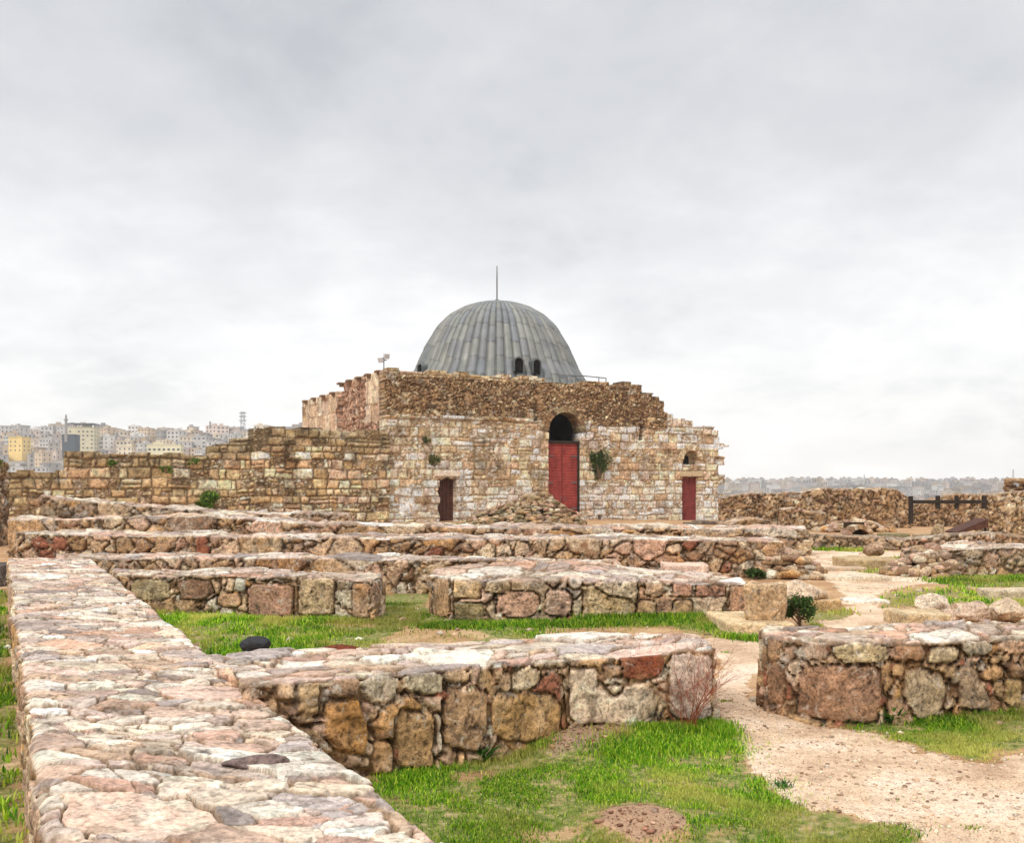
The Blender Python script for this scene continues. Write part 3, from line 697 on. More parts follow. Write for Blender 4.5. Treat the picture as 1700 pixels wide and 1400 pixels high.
    for Y in np.arange(1080, 1760, 62.):
        X = (1150 - CX) / FPX * Y
        while X < (1770 - CX) / FPX * Y:
            wd = random.uniform(9, 17); yy = Y + random.uniform(-24, 24); x = X + wd / 2; X += wd * random.uniform(1.0, 1.7)
            z = hl(hills, x, yy); nm, hx = random.choice(HP); px = CX + FPX * x / yy; ht = random.choice((6.3, 9.4, 9.4, 12.5))
            reg = ['beside the gateway edge', 'right of the gateway', 'over the brown walls', 'left of thin mast', 'left of timber rail', 'over timber rail', 'toward the right edge', 'at the right edge'][min(7, max(0, int((px - 1190) / 65)))]
            ytop = HOR - (z + ht + 2 - CAMH) * FPX / yy
            if ytop > 824 or px < 1185: continue
            if Y > 1400: far.append((x, yy, z, wd, ht, srgb(hx) * random.uniform(.65, 1.05), random.uniform(-.5, .5))); continue
            lvl = 'low on' if Y < 1300 else ('mid' if Y < 1550 else 'atop')
            house(x, yy, z, wd, 11, ht, random.uniform(-.5, .5), srgb(hx) * random.uniform(.55, .95),
                  f'{size_words(wd, ht)} {nm} hazy house {lvl} the right skyline, {reg}', 'hazy houses on the far right skyline', wins=Y < 1270)
    mb = MB()
    for x, yy, z, wd, ht, c, rz in far:
        mb.cur = tuple(c); mb.box((x, yy, z + ht / 2 - 3), (wd, 11, ht + 6), rz); mb.cur = tuple(c * .7); mb.box((x + wd * .2, yy, z + ht + 1), (wd * .3, 4, 2), rz)
        for k in range(3): mb.cur = (.12, .12, .13); mb.box((x - wd * .3 + k * wd * .3, yy - 5.6, z + ht * .6), (1.6, .3, ht * .45), 0)
    props(mb.build('distant_houses', M['house']), 'mass of tiny hazy houses along the crest of the far right skyline', 'houses', kind='stuff')
city()
def ordinals():
    by = {}
    for o in bpy.data.objects:
        if o.name.startswith('hillside_house') and 'label' in o: by.setdefault(o['label'], []).append(o)
    for lab, os_ in by.items():
        if len(os_) < 2: continue
        os_.sort(key=lambda o: o.location.x / o.location.y); n = len(os_)
        for i, o in enumerate(os_): o['label'] = ('leftmost' if i == 0 else 'rightmost' if i == n - 1 else 'middle' if n == 3 else ('second', 'third', 'fourth', 'fifth', 'sixth', 'seventh', 'eighth')[min(i - 1, 6)]) + ' ' + lab
ordinals()

# ------------------------------------------------------------------ gateway building
U = np.array([.89, .456]); Vv = np.array([-.456, .89]); Q0 = np.array([-6.31, 50.0]); NF = -Vv
def af(px):
    k = (px - CX) / FPX; return (-Q0[0] + Q0[1] * k) / (U[0] - U[1] * k)
def zf(px, py):
    a = af(px); return zz(py, Q0[1] + U[1] * a)
def bpt(a, b, z=0): p = Q0 + U * a + Vv * b; return (p[0], p[1], z)
RZ = math.atan2(U[1], U[0])
bld = empty('gateway_building', bpt(10.9, 0, 0), RZ, 'domed stone gateway hall with a tall red door and ribbed grey dome', 'building')
bld.rotation_euler = (0, 0, 0)
def reparent(o, p=bld):
    o.parent = p; o.matrix_parent_inverse = Matrix.Translation(-Vector(p.location)); return o
steps = [(af(-50), 8.02), (af(905), 8.02), (af(938), zf(938, 634)), (af(960), zf(960, 640)), (af(1012), zf(1012, 636)), (af(1022), zf(1022, 646)), (af(1026), zf(1026, 637)),
         (af(1066), zf(1066, 637)), (af(1084), zf(1084, 655)), (af(1094), zf(1094, 660)), (af(1102), zf(1102, 668)), (af(1118), zf(1118, 686)), (af(1150), zf(1150, 697)), (af(1186), zf(1186, 709)), (af(1196), zf(1196, 716)), (99, 4.6)]
def topF(a):
    z = np.full(a.shape, 8.02)
    for (e0, _), (e1, h) in zip(steps[:-1], steps[1:]): z = np.where((a > e0) & (a <= e1), h, z)
    return z + .06 * np.sign(np.sin(a * 3.1 + 1.3 * np.sin(a * 1.7)))
def edgeR(z): return 21.75 + .25 * np.sign(np.sin(z * 5.3 + 2)) * (z > 1.2) + .3 * (z < 1.0) * 0 + .35 * ((z > 4.2) & (z < 4.45))
ADOOR = (af(911), af(966)); RAD = (ADOOR[1] - ADOOR[0]) / 2; AC = sum(ADOOR) / 2; ZSP = 5.0
LD = (af(729), af(757)); SD = (af(1133), af(1160)); NC = (SD[0] + SD[1]) / 2 + .03
def hole_tall(a, z): return ((a > ADOOR[0]) & (a < ADOOR[1]) & (z < ZSP)) | ((np.hypot(a - AC, (z - ZSP)) < RAD * 1.06) & (z >= ZSP - .1))
def hole_left(a, z): return (a > LD[0] + .05 * np.sin(z * 7)) & (a < LD[1]) & (z < 2.3 - .08 * np.sin((a - LD[0]) * 9))
def hole_small(a, z): return (a > SD[0]) & (a < SD[1]) & (z < 2.45)
def hole_niche(a, z): return ((a > NC - .62) & (a < NC + .62) & (z > 3.2) & (z < 3.5)) | ((np.hypot(a - NC, z - 3.5) < .62) & (z >= 3.45))
def hole_slit(a, z): return (a > af(1062)) & (a < af(1071)) & (z > 4.62) & (z < 5.55)
def hole_tiny(a, z): return (a > af(993)) & (a < af(1001)) & (z > -.15) & (z < .2)
shc_low = style_ashlar((.34, .52), (.55, 1.1), PAL_PINK, .05, 31, .04, gap=.02)
def fcol(P, ids):
    a, z = P[:, 0], P[:, 2]
    c = pick(PAL_FACADE, ids); pk = pick(PAL_PINK, ids)
    m = ((z < 1.5 + .5 * np.sin(a)) & (r01(ids, 31) < .75)) | ((z > 4.4) & (r01(ids, 31) < .22)) | ((a > 12) & (z > 4.2) & (r01(ids, 32) < .5))
    m |= ((a > 3.6) & (a < 4.6) & (z < 2.9)) | (r01(ids, 33) < .22) | ((a > 11.5) & (a < 13.2) & (z < 2.0))
    c = np.where(m[:, None], pk, c)
    # run-off stains, dark green grey streaks down the wall
    st = sstep(.0, .35, fbm(np.stack([a * 1.0, a * 0, z * .14], 1), .40, 3, 61)) * sstep(-.6, .0, fbm(P, 2.2, 2, 62)) * ((a > .5) & (a < 9.4)) * sstep(.2, 1.4, z) * sstep(6.2, 4.6, z)
    c = c * (1 - .62 * st)[:, None] + srgb('5d5a3c') * (.62 * st)[:, None]
    bl = sstep(.25, .6, fbm(P, 1.1, 3, 64))[:, None] * .4
    c = (c * (1 - bl) + srgb('ac9870') * bl) * 1.30
    gr = c.mean(1, keepdims=True); c = c * .84 + gr * .16
    gm = (sstep(.12, .42, fbm(P, .55, 4, 66)) * .55 + sstep(.25, .5, fbm(P, .22, 3, 67)) * .4)[:, None] * (.35 + .65 * sstep(1.2, 2.6, z))[:, None]
    return (c * (1 - gm) + srgb('5f5138') * gm) * np.array([1.15, 1.11, 1.14])
s_ash = style_ashlar((.34, .56), (.45, 1.05), None, .07, 21, .26, fcol, mort=srgb('9c8058'), gap=.026, wob=.07)
s_up = style_rubble((.24, .3, .13), .08, np.concatenate([PAL_BROWN, PAL_BROWN, PAL_FACADE[:4]]), PAL_BROWN, .09, 33, srgb('6b5138'), .16)
s_upA = style_ashlar((.26, .36), (.35, .7), PAL_FACADE, .06, 38, .25, gap=.03)
def s_front(P, up):
    d1, c1 = s_ash(P, up); d2, c2 = s_up(P, up); d3, c3 = s_upA(P, up); c2 = c2[:, :3]; a, z = P[:, 0], P[:, 2]
    wob = .18 * fbm(P, .8, 2, 3)
    m = (z + wob > 5.62) & ~((a > 13.6) & (a < 16.1) & (z > 7.0)) & (a < 17.6)
    m |= (a > 12.2) & (a < 17.6) & (z + wob > 5.35)
    cap = (z > 7.72) & (a < 9.4)
    m2 = m & ~cap
    d = np.where(m2, d2, np.where(cap, d3, d1)); c = np.where(m2[:, None], c2, np.where(cap[:, None], c3, c1))
    return d, c
def off_front(a, z): return np.where((z > 5.68) & (a < 8.9), -.32, 0.0) + .12 * np.where((z > 5.48) & (z < 5.68) & (a < 8.6), 1, 0)
reparent(sheet('front_wall', Q0, U, NF, -.22, 22.4, -.6, 8.3, s_front, topf=topF, amax=edgeR, holes=(hole_tall, hole_left, hole_small, hole_niche, hole_slit, hole_tiny), depth=1.1, step=.05, offf=off_front))
# side wall: tall cream slabs with a reddish recessed bay
s_slab = style_ashlar((1.3, 1.9), (.9, 1.7), pal('dcc4a8', 'd2b698', 'e2cfb8', 'd8bca6', 'cfae92'), .04, 44, .03, gap=.03, mort=srgb('a07c60'))
s_redr = style_rubble((.45, .4, .35), .2, pal('cc9c84', 'd4ac90', 'bc947a', 'a07860', 'd8bca0', 'c89c84'), None, .12, 45, srgb('64402c'), .2)
def s_side(P, up):
    d1, c1 = s_slab(P, up); d2, c2 = s_redr(P, up); c2 = c2[:, :3]; b = P[:, 0] + .25 * fbm(P, .7, 2, 9)
    m = (b > 4.0) & (b < 9.4)
    m |= (P[:, 2] < 5.4) & (b < 4.5) & (b > .6)
    return np.where(m, d2, d1), np.where(m[:, None], c2, c1)
def topS(b): return np.where(b < 8.6, 8.05, 7.62) - .0 * b
def off_side(b, z): return np.where((b > 8.2) & (b < 9.3), -.7, 0.0)
def slit2(b, z): return ((b > 5.0) & (b < 5.22) & (z > 6.2) & (z < 7.1)) | ((b > 6.0) & (b < 6.3) & (z > 4.6) & (z < 5.8))
reparent(sheet('side_wall', Q0, Vv, -U, 1.05, 17.4, -.6, 8.2, s_side, topf=topS, depth=.9, step=.07, offf=off_side, holes=(slit2,)))
reparent(sheet('rear_wall', Q0 + Vv * 17.4, U, Vv, 0, 21.6, -.6, 7.4, s_upA, depth=.9, step=.25))
reparent(sheet('right_wall', Q0 + U * 21.5 + Vv * 1.1, Vv, U, 0, 16.4, -.6, 5.2, s_upA, depth=.9, step=.2))
mb = MB(); mb.box((0, 0, 0), (15.2, 15.5, .3)); r = mb.build('roof', M['roof']); r.location = bpt(8.5, 9.1, 7.3); r.rotation_euler = (0, 0, RZ); r.parent = bld; r.matrix_parent_inverse = Matrix.Translation(-Vector(bld.location))
mb = MB(); mb.box((0, 0, 0), (5.6, 15.5, .3)); r = mb.build('roof', M['roof']); r.location = bpt(18.8, 9.1, 4.9); r.rotation_euler = (0, 0, RZ); reparent(r)
mb = MB(); mb.box((0, 0, 0), (.5, 15.5, 2.6)); r = mb.build('roof_wall', M['roof']); r.location = bpt(16.1, 9.1, 6.1); r.rotation_euler = (0, 0, RZ); reparent(r)
# cornice stones along the top of the side wall
for b in list(np.arange(1.6, 8.4, 1.7)) + list(np.arange(10, 17.4, 2.1)):
    top = 8.05 if b < 8.6 else 7.62
    mb = MB(); mb.cur = tuple(srgb('8a7058')); mb.box((0, 0, 0), (.48, .46, .12)); mb.box((.08, 0, -.12), (.34, .34, .14))
    o = mb.build('cornice_stone', M['block'], bevel=.03); o.location = bpt(-.04, b, top - .05); o.rotation_euler = (0, 0, RZ); reparent(o)
# arch: voussoirs round the tall opening
def arch_ring(ac, zs, r0, r1, n, y0, y1, colr, name, seed):
    rg = np.random.default_rng(seed)
    mb = MB()
    for k in range(n):
        t0, t1 = math.pi * (k + .03) / n, math.pi * (k + .97) / n; ro = r1 + rg.uniform(-.05, .08); mb.cur = tuple(colr[rg.integers(len(colr))] * rg.uniform(.8, 1.1)); yo = y0 + rg.uniform(-.02, .03)
        vs = [(math.cos(t) * r, y, math.sin(t) * r) for y in (-yo, y1) for r, t in ((r0, t0), (ro, t0), (ro, t1), (r0, t1))]
        mb.add(vs, [(0, 1, 2, 3), (7, 6, 5, 4), (0, 4, 5, 1), (1, 5, 6, 2), (2, 6, 7, 3), (3, 7, 4, 0)])
    o = mb.build(name, M['stone_far']); o.location = bpt(ac, 0, zs); o.rotation_euler = (0, 0, RZ); return reparent(o)
arch_ring(AC, ZSP, RAD, RAD + .30, 19, .03, 1.0, np.concatenate([PAL_MOSSY, PAL_BROWN]), 'arch', 3)
arch_ring(NC, 3.5, .58, .84, 11, .06, .5, PAL_FACADE, 'arch', 4)
def bpart(mb, name, mat, a, b, z, parent=None, **k):
    o = mb.build(name, M[mat], **k); o.location = bpt(a, b, z); o.rotation_euler = (0, 0, RZ); return reparent(o, bld)
mb = MB(); mb.cur = tuple(srgb('a8977c')); mb.box((0, 0, .65), (1.4, .2, 1.5)); bpart(mb, 'niche_back', 'block', NC, .62, 3.0)
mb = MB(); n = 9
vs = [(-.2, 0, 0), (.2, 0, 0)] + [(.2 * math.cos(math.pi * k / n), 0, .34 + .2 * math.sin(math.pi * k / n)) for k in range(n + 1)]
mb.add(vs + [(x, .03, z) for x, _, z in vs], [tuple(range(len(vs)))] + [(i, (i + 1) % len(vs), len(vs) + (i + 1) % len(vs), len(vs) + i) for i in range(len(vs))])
bpart(mb, 'niche_dark_sheet', 'unlit', NC, .49, 3.24)  # dark sheet painted as an unlit hole in the niche back
mb = MB(); mb.cur = tuple(srgb('c9b290')); mb.box((0, 0, 0), (1.75, .5, .28)); bpart(mb, 'lintel', 'block', NC, .13, 2.62, bevel=.03)
mb = MB(); mb.cur = tuple(srgb('e0d0bc')); mb.box((0, 0, 0), (1.5, .4, .3)); bpart(mb, 'lintel', 'block', (LD[0] + LD[1]) / 2, .1, 2.55, bevel=.04)
# tall red door: two leaves of horizontal boards, a beam above
WL = ADOOR[1] - ADOOR[0]
def child_of(o, p): o.parent = p; o.matrix_parent_inverse = Matrix.Identity(4); return o
door = None
for s in (-1, 1):
    mb = MB(); z = -.45; bh = .16
    while z < 4.28:
        mb.box((0, random.uniform(-.006, .006), z + bh / 2), (WL / 2 - .02, .06, bh - .025)); z += bh
    mb.box((0, .05, 1.95), (WL / 2 - .04, .03, 4.7))
    d = bpart(mb, 'door', 'red', AC + s * WL / 4, .42, 0, bevel=.006); d['label'] = 'tall red boarded door leaf under the arch'
    h = MB(); h.tube([(-s * (WL / 4 - .16), -.04, 1.0), (-s * (WL / 4 - .16), -.12, 1.03), (-s * (WL / 4 - .16), -.12, 1.25), (-s * (WL / 4 - .16), -.04, 1.28)], .018, n=6)
    child_of(h.build('handle', M['iron']), d)
for s_ in (-1, 1):
    mb = MB(); mb.box((0, 0, 2.0), (.10, .16, 4.8)); bpart(mb, 'door_frame', 'timber', AC + s_ * (WL / 2 - .03), .36, 0, bevel=.01)
    for zh in (.6, 2.1, 3.6):
        mb = MB(); mb.box((0, 0, 0), (.42, .025, .06)); bpart(mb, 'hinge_strap', 'iron', AC + s_ * (WL / 2 - .30), .37, zh)
mb = MB(); mb.box((0, 0, 2.0), (.05, .05, 4.6)); bpart(mb, 'door_strip', 'darkred', AC, .375, 0, bevel=.01)
mb = MB(); mb.box((0, 0, 0), (WL + .02, .34, .16)); bpart(mb, 'door_beam', 'timber', AC, .44, 4.40, bevel=.01)
mb = MB(); wS = SD[1] - SD[0]
for k in range(7): mb.box((-wS / 2 + (k + .5) * wS / 7, 0, 1.0), (wS / 7 - .015, .05, 2.86))
mb.box((0, .04, 1.0), (wS, .03, 2.84))
d = bpart(mb, 'door', 'darkred', (SD[0] + SD[1]) / 2, .3, 0); d['label'] = 'small dark red plank door at the right end of the facade'
mb = MB(); mb.tube([(wS / 2 - .15, -.03, 1.0), (wS / 2 - .15, -.09, 1.02), (wS / 2 - .15, -.09, 1.15), (wS / 2 - .15, -.03, 1.17)], .015, n=6); child_of(mb.build('handle', M['iron']), d)
mb = MB(); wL = LD[1] - LD[0] + .1
for k in range(5): mb.box((-wL / 2 + (k + .5) * wL / 5, random.uniform(-.01, .01), .9), (wL / 5 - .02, .05, 2.9))
mb.box((0, .04, .9), (wL, .03, 2.86))
d = bpart(mb, 'door', 'brownwood', (LD[0] + LD[1]) / 2, .45, 0); d['label'] = 'old dark brown plank door in the left part of the facade'
# dome
DC = bpt(10.55, 8.9, 0)
prof = [(6.0, 7.4), (5.92, 8.0), (5.66, 8.7), (5.36, 9.15), (5.14, 9.55), (4.90, 10.15), (4.58, 10.85), (4.17, 11.55), (3.7, 12.3), (3.0, 12.95), (2.2, 13.43), (1.4, 13.72), (.7, 13.86), (.05, 13.92)]
NS, SEG = 60, 12
pr = np.array(prof); cl = np.concatenate([[0], np.cumsum(np.hypot(*np.diff(pr, axis=0).T))]); tt = np.linspace(0, cl[-1], 110)
from numpy import interp
k3 = np.ones(5) / 5
rr_ = interp(tt, cl, pr[:, 0]); zz_ = interp(tt, cl, pr[:, 1])
rs = np.convolve(np.pad(rr_, 2, 'edge'), k3, 'valid'); zs_ = np.convolve(np.pad(zz_, 2, 'edge'), k3, 'valid')
th = np.arange(NS * SEG) * 2 * math.pi / (NS * SEG); ph = np.arange(NS * SEG) % SEG; sec = np.arange(NS * SEG) // SEG
seam = np.where(ph == 0, -.07, .12 * np.sin(ph / SEG * math.pi) ** .8)
R, TH = np.meshgrid(rs, th, indexing='ij'); Zg = np.repeat(zs_[:, None], len(th), 1); T = np.repeat(tt[:, None], len(th), 1)
fade = np.clip(R / 2.2, 0, 1)
Rd = R + seam[None, :] * fade
row = np.floor(T / 1.25 + .12 * (sec[None, :] % 3)).astype(np.int64); fr = (T / 1.25 + .12 * (sec[None, :] % 3)) % 1
Rd = Rd + .03 * (1 - fr) * fade
pid = hsh(row.ravel(), np.broadcast_to(sec[None, :], row.shape).ravel().astype(np.int64), seed=5)
base = pal('8a8c86', '8f918b', '87898a', '93948e', '8c8b84', '84888a')[(r01(pid, 2) * 6).astype(int)] * .72
base = base * (1 + .12 * (r01(pid, 3) - .5))[:, None]
Px = np.stack([(Rd * np.cos(TH)).ravel(), (Rd * np.sin(TH)).ravel(), Zg.ravel()], 1)
strk = sstep(.05, .5, fbm(np.stack([TH.ravel() * 6, 0 * TH.ravel(), Zg.ravel() * .25], 1), .8, 3, 8))[:, None]
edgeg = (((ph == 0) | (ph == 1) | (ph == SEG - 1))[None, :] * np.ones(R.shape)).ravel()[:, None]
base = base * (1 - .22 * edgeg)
base = base * (1 - .25 * strk) + srgb('a9a79c') * .25 * strk
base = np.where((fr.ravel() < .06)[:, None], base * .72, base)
idx = np.arange(Px.shape[0]).reshape(R.shape); nx = np.roll(idx, -1, 1)
q = np.stack([idx[:-1], nx[:-1], nx[1:], idx[1:]], -1).reshape(-1, 4)
dome = mesh_obj('dome', Px, q, M['lead'], None, base, smooth=False); dome.location = (DC[0], DC[1], 0); reparent(dome)
dome['label'] = 'ribbed grey lead dome'
mb = MB(); mb.lathe([(.05, 13.85), (.16, 13.9), (.14, 14.0), (.05, 14.1), (.045, 15.3), (.03, 16.22), (0, 16.25)], (0, 0, 0), 12)
f = mb.build('finial', M['iron'], smooth=True); child_of(f, dome)
def dome_win(px, py, w_, h_):
    # arched frame on the dome's lower edge; sheet painted dark as its unlit inside
    for _ in range(1):
        best = None
        for t in np.linspace(-math.pi, 0, 721):
            for z in (zz(py, 57.6),):
                r_ = np.interp(-(z - h_ / 2), -pr[:, 1][::1], pr[:, 0][::1]) if False else float(np.interp(z - h_ / 2, pr[:, 1], pr[:, 0])) + .16; X, Y = DC[0] + r_ * math.cos(t), DC[1] + r_ * math.sin(t)
                e = abs(CX + FPX * X / Y - px)
                if best is None or e < best[0]: best = (e, t, r_, z, X, Y)
    _, t, r_, z, X, Y = best
    n = 9; out = [(-w_ / 2, 0), (w_ / 2, 0)] + [(w_ / 2 * math.cos(math.pi * k / n), h_ - w_ / 2 + w_ / 2 * math.sin(math.pi * k / n)) for k in range(n + 1)]
    big = [(x * 1.28, z_ * 1.1 - (0 if z_ > 0 else .0)) for x, z_ in out]
    m1 = MB(); m1.cur = tuple(srgb('5d6261')); L = len(out)
    m1.add([(x, -.16, z_) for x, z_ in big] + [(x, -.16, z_) for x, z_ in out] + [(x, .6, z_) for x, z_ in big] + [(x, .3, z_) for x, z_ in out],
           [(i, (i + 1) % L, L + (i + 1) % L, L + i) for i in range(L)] + [(i, 2 * L + i, 2 * L + (i + 1) % L, (i + 1) % L) for i in range(L)] + [(L + i, L + (i + 1) % L, 3 * L + (i + 1) % L, 3 * L + i) for i in range(L)])
    fr_ = m1.build('window', M['lead']); child_of(fr_, dome)
    fr_.location = (X - DC[0], Y - DC[1], z - h_ / 2 + .0); fr_.rotation_euler = (0, 0, t + math.pi / 2)
    m2 = MB(); m2.add([(x, -.06, z_) for x, z_ in out], [tuple(range(L))]); pn = m2.build('dark_pane', M['unlit']); pn.parent = fr_
    # pane proud of the sloping dome
    return fr_
def solid_dome_win(px, py, w_, h_): return dome_win(px, py, w_, h_)
for args in ((861, 608, .50, .80), (890, 610, .46, .80), (700, 606, .5, .5)): solid_dome_win(*args)

# roof fittings
def P3(px, py, Y): return ((px - CX) / FPX * Y, Y, zz(py, Y))
p0 = bpt(.0, 1.0, 7.45)
t = empty('floodlight', p0, 0, 'small white floodlight on a thin pole at the roof corner', 'floodlight')
mb = MB(); mb.tube([(0, 0, 0), (0, 0, 1.1)], .03, n=8); mb.build('pole', M['iron'], t)
mb = MB(); mb.tube([(-.16, 0, 0), (.16, 0, 0)], .025, n=6); mb.build('bracket', M['iron'], t).location = (0, 0, 1.1)
for s, zz0 in ((-1, 1.13), (1, 1.33)):
    mb = MB(); mb.box((0, 0, 0), (.26, .22, .24)); mb.box((0, -.13, 0), (.30, .03, .28)); o = mb.build('lamp_head', M['white'], t, bevel=.02); o.location = (s * .12, 0, zz0); o.rotation_euler = (.4, 0, s * .5)
rl = empty('roof_railing', bpt(0, 0, 0), 0, 'thin metal guard rail on the roof right of the dome', 'railing')
def railp(px, py): a = af(px); p = Q0 + U * a + Vv * .9; return (p[0] - Q0[0], p[1] - Q0[1], zz(py, p[1]))
for px, y0, y1 in ((942, 622, 648), (955, 623, 648), (969, 624, 645), (1008, 627, 646), (1020, 628, 648)):
    mb = MB(); mb.tube([railp(px, y1), railp(px, y0)], .03, n=6); mb.build('post', M['iron'], rl)
mb = MB(); mb.tube([railp(942, 623), railp(980, 624), railp(1020, 628)], .03, n=6); mb.build('rail', M['iron'], rl)
# slab bench / kerb in front of the small door
props(wall('stone_plinth', [bpt(13.6, -7.4)[:2], bpt(18.2, -7.4)[:2]], [bpt(13.6, -6.6)[:2], bpt(18.2, -6.6)[:2]], .06, z0=-.5,
     style=style_ashlar((.5, .7), (1.2, 2.0), pal('7f7064', '75665a', '8c7c70', '6a5e56'), .05, 8, 0, gap=.05), mat='stone_far', q=900), 'low dark grey slab plinth in front of the small red door', 'plinth')

# long ashlar wall to the left of the gateway
def topL(a):
    z = np.full(a.shape, 2.5)
    for e, h in ((af(-60), 2.9), (af(-10), 2.5), (af(108), 3.43), (af(140), 3.36), (af(352), 3.80), (af(385), 4.15), (af(402), 4.74), (af(640), 4.74)):
        pass
    lv = [(-99, af(108), 2.55), (af(108), af(348), 3.42), (af(348), af(386), 3.86), (af(386), af(420), 4.15), (af(420), af(548), 4.74), (af(548), 9, 4.68)]
    for e0, e1, h in lv: z = np.where((a > e0) & (a <= e1), h, z)
    return z + .05 * np.sign(np.sin(a * 2.9 + 1.5 * np.sin(a * 1.1)))
def lcol(P, ids):
    c = pick(PAL_LEFTW, ids); z = P[:, 2]; m = pick(PAL_MOSSY, ids)
    tp = topL(P[:, 0]); k = (sstep(1.5, .5, tp - z + .9 * fbm(P, 1.5, 2, 4)) * .8)[:, None]
    pk = pick(PAL_FACADE, ids); c = np.where((r01(ids, 37) < .55)[:, None], pk, c)
    gm = (sstep(.12, .42, fbm(P, .5, 4, 66)) * .5)[:, None]
    return ((c * (1 - k) + m * k) * 1.32) * (1 - gm) + srgb('54452f') * gm
s_left = style_ashlar((.33, .52), (.42, .95), None, .10, 63, .22, lcol, gap=.035, mort=srgb('5a4632'), wob=.10)
def off_left(a, z): return np.where((a > af(472)) & (a < af(495)) & (z > .9) & (z < 3.3), -.45, 0.0) + np.where((a > af(420)) & (a < af(470)), .10, 0.0)
lw = sheet('ruined_wall', Q0 + NF * .25, U, NF, af(-130), -.1, -.5, 5.0, s_left, topf=topL, depth=1.3, step=.05, offf=off_left)
props(lw, 'long stepped wall of squared blocks running left from the gateway', 'wall')

# ------------------------------------------------------------------ outlines of the large stones in four wall faces (photo pixels, projected onto the wall)
def bx(x0, y0, x1, y1, k=.12):
    w_, h_ = x1 - x0, y1 - y0; r = random.Random(int(x0 * 7 + y0)); j = lambda: r.uniform(-.06, .06)
    return [(x0 + w_ * (k + j()), y0), (x1 - w_ * (k + j()), y0 + h_ * .02), (x1, y0 + h_ * (k + .05 + j())), (x1 - w_ * .02, y1 - h_ * (k + j())), (x1 - w_ * (k + .06 + j()), y1), (x0 + w_ * (k + .05 + j()), y1 - h_ * .02), (x0, y1 - h_ * (k + j())), (x0 + w_ * .02, y0 + h_ * (k + .04))]
ST_B = [([(945, 1110), (990, 1108), (996, 1140), (1008, 1147), (1020, 1158), (1033, 1148), (1040, 1135), (1068, 1134), (1088, 1148), (1093, 1170), (1084, 1198), (1062, 1214), (1000, 1206), (955, 1206), (942, 1190)], 'dcc4ac'),
        ([(1025, 1082), (1060, 1076), (1100, 1078), (1106, 1100), (1098, 1122), (1060, 1134), (1036, 1126), (1030, 1104)], '8c4c34'),
        (bx(492, 1128, 538, 1192), 'b99a74'), (bx(546, 1118, 602, 1162, .2), 'a5866c'), (bx(604, 1114, 668, 1172, .2), 'cbbaa2'), (bx(668, 1112, 740, 1156, .2), 'c2b296'),
        ([(550, 1166), (600, 1162), (618, 1200), (608, 1262), (560, 1250), (532, 1215)], 'b0804a'), (bx(738, 1108, 782, 1136, .2), 'c8a884'),
        (bx(734, 1142, 812, 1250, .15), 'ac8a6a'), (bx(815, 1150, 930, 1236, .16), 'b08a5c'), (bx(655, 1180, 722, 1280, .1), 'a8845c'), (bx(1110, 1085, 1186, 1200, .1), 'd2bcae'), (bx(998, 1106, 1034, 1126, .15), 'c89c7c'), (bx(885, 1092, 945, 1112, .15), 'b4a28a'), (bx(620, 1230, 655, 1290, .1), 'b08860')]
ST_C = [(bx(1272, 1056, 1298, 1096, .08), '9c7c60'), (bx(1271, 1102, 1304, 1172, .06), '96745a'), (bx(1330, 1064, 1376, 1098, .1), '9a7c66'), ([(1382, 1070), (1420, 1066), (1472, 1070), (1476, 1096), (1450, 1104), (1400, 1102), (1380, 1088)], 'd8c49a'),
        ([(1332, 1110), (1372, 1104), (1460, 1110), (1466, 1150), (1458, 1202), (1380, 1200), (1320, 1186), (1326, 1140)], '99755a'),
        (bx(1480, 1070, 1536, 1102, .15), 'a0785a'), (bx(1540, 1074, 1594, 1106, .15), 'b4a080'), (bx(1596, 1062, 1650, 1092, .2), 'aca08c'), ([(1592, 1110), (1612, 1102), (1630, 1130), (1648, 1170), (1640, 1180), (1592, 1180)], 'a38a70'),
        (bx(1478, 1102, 1502, 1130, .2), 'c4a078'), ([(1500, 1116), (1530, 1110), (1565, 1120), (1572, 1150), (1560, 1192), (1520, 1196), (1500, 1160)], 'ac967a'), (bx(1630, 1106, 1668, 1134, .2), 'c88c44'), (bx(1668, 1128, 1700, 1176, .1), 'b89a6c'), (bx(1655, 1060, 1720, 1090, .2), 'c09878')]
ST_E = [(bx(752, 964, 800, 994, .06), 'c0a078'), (bx(752, 1000, 806, 1034, .1), '9c8a64'), (bx(718, 960, 748, 1026, .06), 'b89470'), (bx(822, 982, 896, 1028, .2), 'c49c84'), (bx(904, 978, 950, 1024, .2), 'c8a48e'), (bx(804, 962, 848, 988, .2), 'bca684'),
        ([(967, 974), (985, 972), (1010, 990), (1044, 994), (1056, 1006), (1052, 1026), (967, 1030)], 'd6b688'), (bx(942, 958, 968, 980, .25), 'd4c0ac'), (bx(1116, 966, 1150, 992, .1), 'c89880'), (bx(1116, 996, 1150, 1028, .1), 'c4a078'), (bx(1070, 966, 1104, 992, .15), 'c4a488'), (bx(1058, 996, 1090, 1024, .15), 'cca880'), (bx(1210, 972, 1244, 1026, .08), 'c89c7c'), (bx(1154, 970, 1206, 992, .1), 'bc8c74')]
ST_D = [([(292, 968), (320, 961), (350, 966), (356, 984), (336, 998), (300, 996)], '8e6c56'), (bx(410, 970, 488, 1026, .1), 'ac8470'), (bx(494, 960, 556, 1024, .1), 'c4aa86'), (bx(215, 962, 284, 1000, .2), 'c2ae88'), (bx(584, 968, 614, 1028, .06), 'b88c66'), (bx(558, 962, 584, 980, .1), '94806a'), (bx(360, 984, 402, 1010, .2), 'c49c7c'), (bx(388, 960, 410, 984, .2), 'b4b0a2')]

